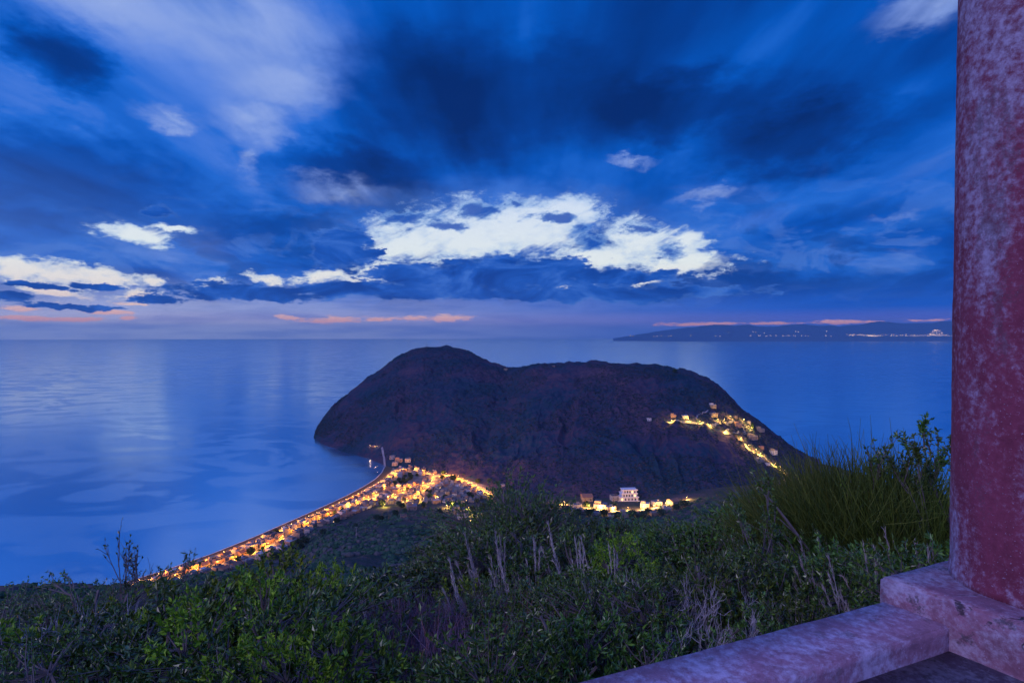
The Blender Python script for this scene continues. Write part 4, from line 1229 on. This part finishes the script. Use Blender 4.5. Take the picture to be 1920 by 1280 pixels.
def rounded_block(name, corners, z0, z1, mat, bev=.02, parent=None, rough_amp=.004, div=10):
    """prism with chipped, rounded edges"""
    import bmesh
    bm = bmesh.new()
    vb = [bm.verts.new((x, y, z0)) for x, y in corners]; vt = [bm.verts.new((x, y, z1)) for x, y in corners]
    n = len(corners); bm.faces.new(vt); bm.faces.new(vb[::-1])
    for i in range(n): bm.faces.new((vb[i], vb[(i + 1) % n], vt[(i + 1) % n], vt[i]))
    bmesh.ops.recalc_face_normals(bm, faces=bm.faces)
    bmesh.ops.subdivide_edges(bm, edges=[e for e in bm.edges if e.calc_length() > .4], cuts=div, use_grid_fill=True)
    bmesh.ops.bevel(bm, geom=[e for e in bm.edges if len(e.link_faces) == 2 and e.calc_face_angle(0) > .5], offset=bev, segments=3, affect='EDGES')
    for v in bm.verts:
        nn = fbm(np.array([v.co.x * 9 + v.co.z * 5]), np.array([v.co.y * 9 + v.co.z * 3]), 3, 12)[0]
        v.co += v.normal * float(nn) * rough_amp
    me = bpy.data.meshes.new(name); bm.to_mesh(me); bm.free(); me.materials.append(mat)
    for p in me.polygons: p.use_smooth = True
    o = bpy.data.objects.new(name, me); COL.objects.link(o)
    if parent: o.parent = parent
    return o
ZF = EYE - 1.52; ZW = EYE - 1.40; ZP = EYE - 1.277
e1 = Vector((.9235, .3837)); pr = Vector((.3837, -.9235))
Ao = Vector((.254, 2.302))                       # a point on the outer top edge of the low wall
W0 = Ao - e1 * 4.5; W1 = Ao + e1 * 2.0; wd = .30
wl = rounded_block('parapet_wall', [W0, W1, W1 + pr * wd, W0 + pr * wd], 277.0, ZW, M['kerb'], .010, div=40)
tag(wl, 'low rose plastered parapet with pale scrapes running to the column plinth', 'parapet wall')
# terrace floor inside
fl = rounded_block('terrace_floor', [W0 + pr * (wd - .01), W1 + e1 * .9 + pr * (wd - .01), W1 + e1 * .9 + pr * 6, W0 + pr * 6], 276.8, ZF, M['floor'], .004, div=20)
tag(fl, 'dark worn terrace floor in the lower right corner', 'terrace floor', kind='structure')
f1 = Vector((.919, .394)); f2 = Vector((.518, -.855))
PA = Vector((1.948, 3.02)); Lp = 1.35
pl = empty('column', (2.68, 2.896, ZP))
cb = [PA, PA + f1 * Lp, PA + f1 * Lp + f2 * 1.25, PA + f2 * 1.25]
q = rounded_block('plinth', [c - Vector((2.68, 2.896)) for c in cb], 276.9 - ZP, 0, M['plinth'], .013, pl, .008, 16)
# shaft
prof = []
for i in range(90):
    t = i / 89; z = t * 3.6; r = .36 - .035 * (z / 3.0) ** 1.2
    if z < .05: r += .006
    prof.append((r, z - .01))
sh = MB().lathe(prof, 96)
V = np.array(sh.v); ang = np.arctan2(V[:, 1], V[:, 0])
dn = fbm(ang * 6, V[:, 2] * 5, 4, 61) * .0035 + fbm(ang * 25, V[:, 2] * 25, 2, 62) * .0012
rr = np.hypot(V[:, 0], V[:, 1]); V[:, 0] *= (1 + dn / rr); V[:, 1] *= (1 + dn / rr)
sh.v = [tuple(v) for v in V]
sh.build('shaft', M['column'], pl, True)
MB().lathe([(.32, 3.59), (.37, 3.62), (.40, 3.70), (.40, 3.76)], 64).box((0, 0, 3.84), (.92, .92, .16)).build('capital', M['column'], pl)
tag(pl, 'thick round column with peeling red paint at the right edge', 'column')

# ------------------------------------------------------------------ haze
def build_haze():
    m, nt, ns, ln = new_mat('haze_air')
    pv = nt.nodes.new('ShaderNodeVolumePrincipled'); pv.inputs['Color'].default_value = (.40, .78, 1, 1); pv.inputs['Density'].default_value = 1.9e-5
    pv.inputs['Anisotropy'].default_value = .2
    o = nt.nodes.new('ShaderNodeOutputMaterial'); nt.links.new(pv.outputs[0], o.inputs['Volume'])
    h = MB().box((0, 0, 690), (124000, 124000, 1440)).build('haze', m)
    tag(h, 'thin blue evening haze over the sea', 'haze', kind='stuff')
if HAZE: build_haze()

# ------------------------------------------------------------------ camera and light
cd = bpy.data.cameras.new('camera'); cam = bpy.data.objects.new('camera', cd); COL.objects.link(cam)
cam.location = (0, 0, EYE); cam.rotation_euler = (math.radians(90), 0, 0)
cd.sensor_width = 36; cd.lens = F / 1920 * 36; cd.shift_y = -(640 - CY) / 1920
cd.clip_start = .05; cd.clip_end = 120000
S.camera = cam
sl = bpy.data.lights.new('rear_fill', 'SUN'); sl.energy = 1.0; sl.angle = math.radians(16); sl.color = (.78, .66, 1.0)  # added violet fill from behind left; the real sun is down
so = bpy.data.objects.new('rear_fill', sl); COL.objects.link(so)
so.rotation_euler = (math.radians(64), 0, math.radians(-50))
so.location = (0, 0, 400)

S.view_settings.view_transform = 'Standard'; S.view_settings.look = 'None'; S.view_settings.exposure = 0; S.view_settings.gamma = 1
S.render.engine = 'CYCLES'
c = S.cycles
c.use_denoising = True; c.denoiser = 'OPENIMAGEDENOISE'
c.max_bounces = 5; c.diffuse_bounces = 3; c.glossy_bounces = 3; c.transparent_max_bounces = 6; c.caustics_reflective = False; c.caustics_refractive = False
c.sample_clamp_indirect = 3.0
c.use_light_tree = True
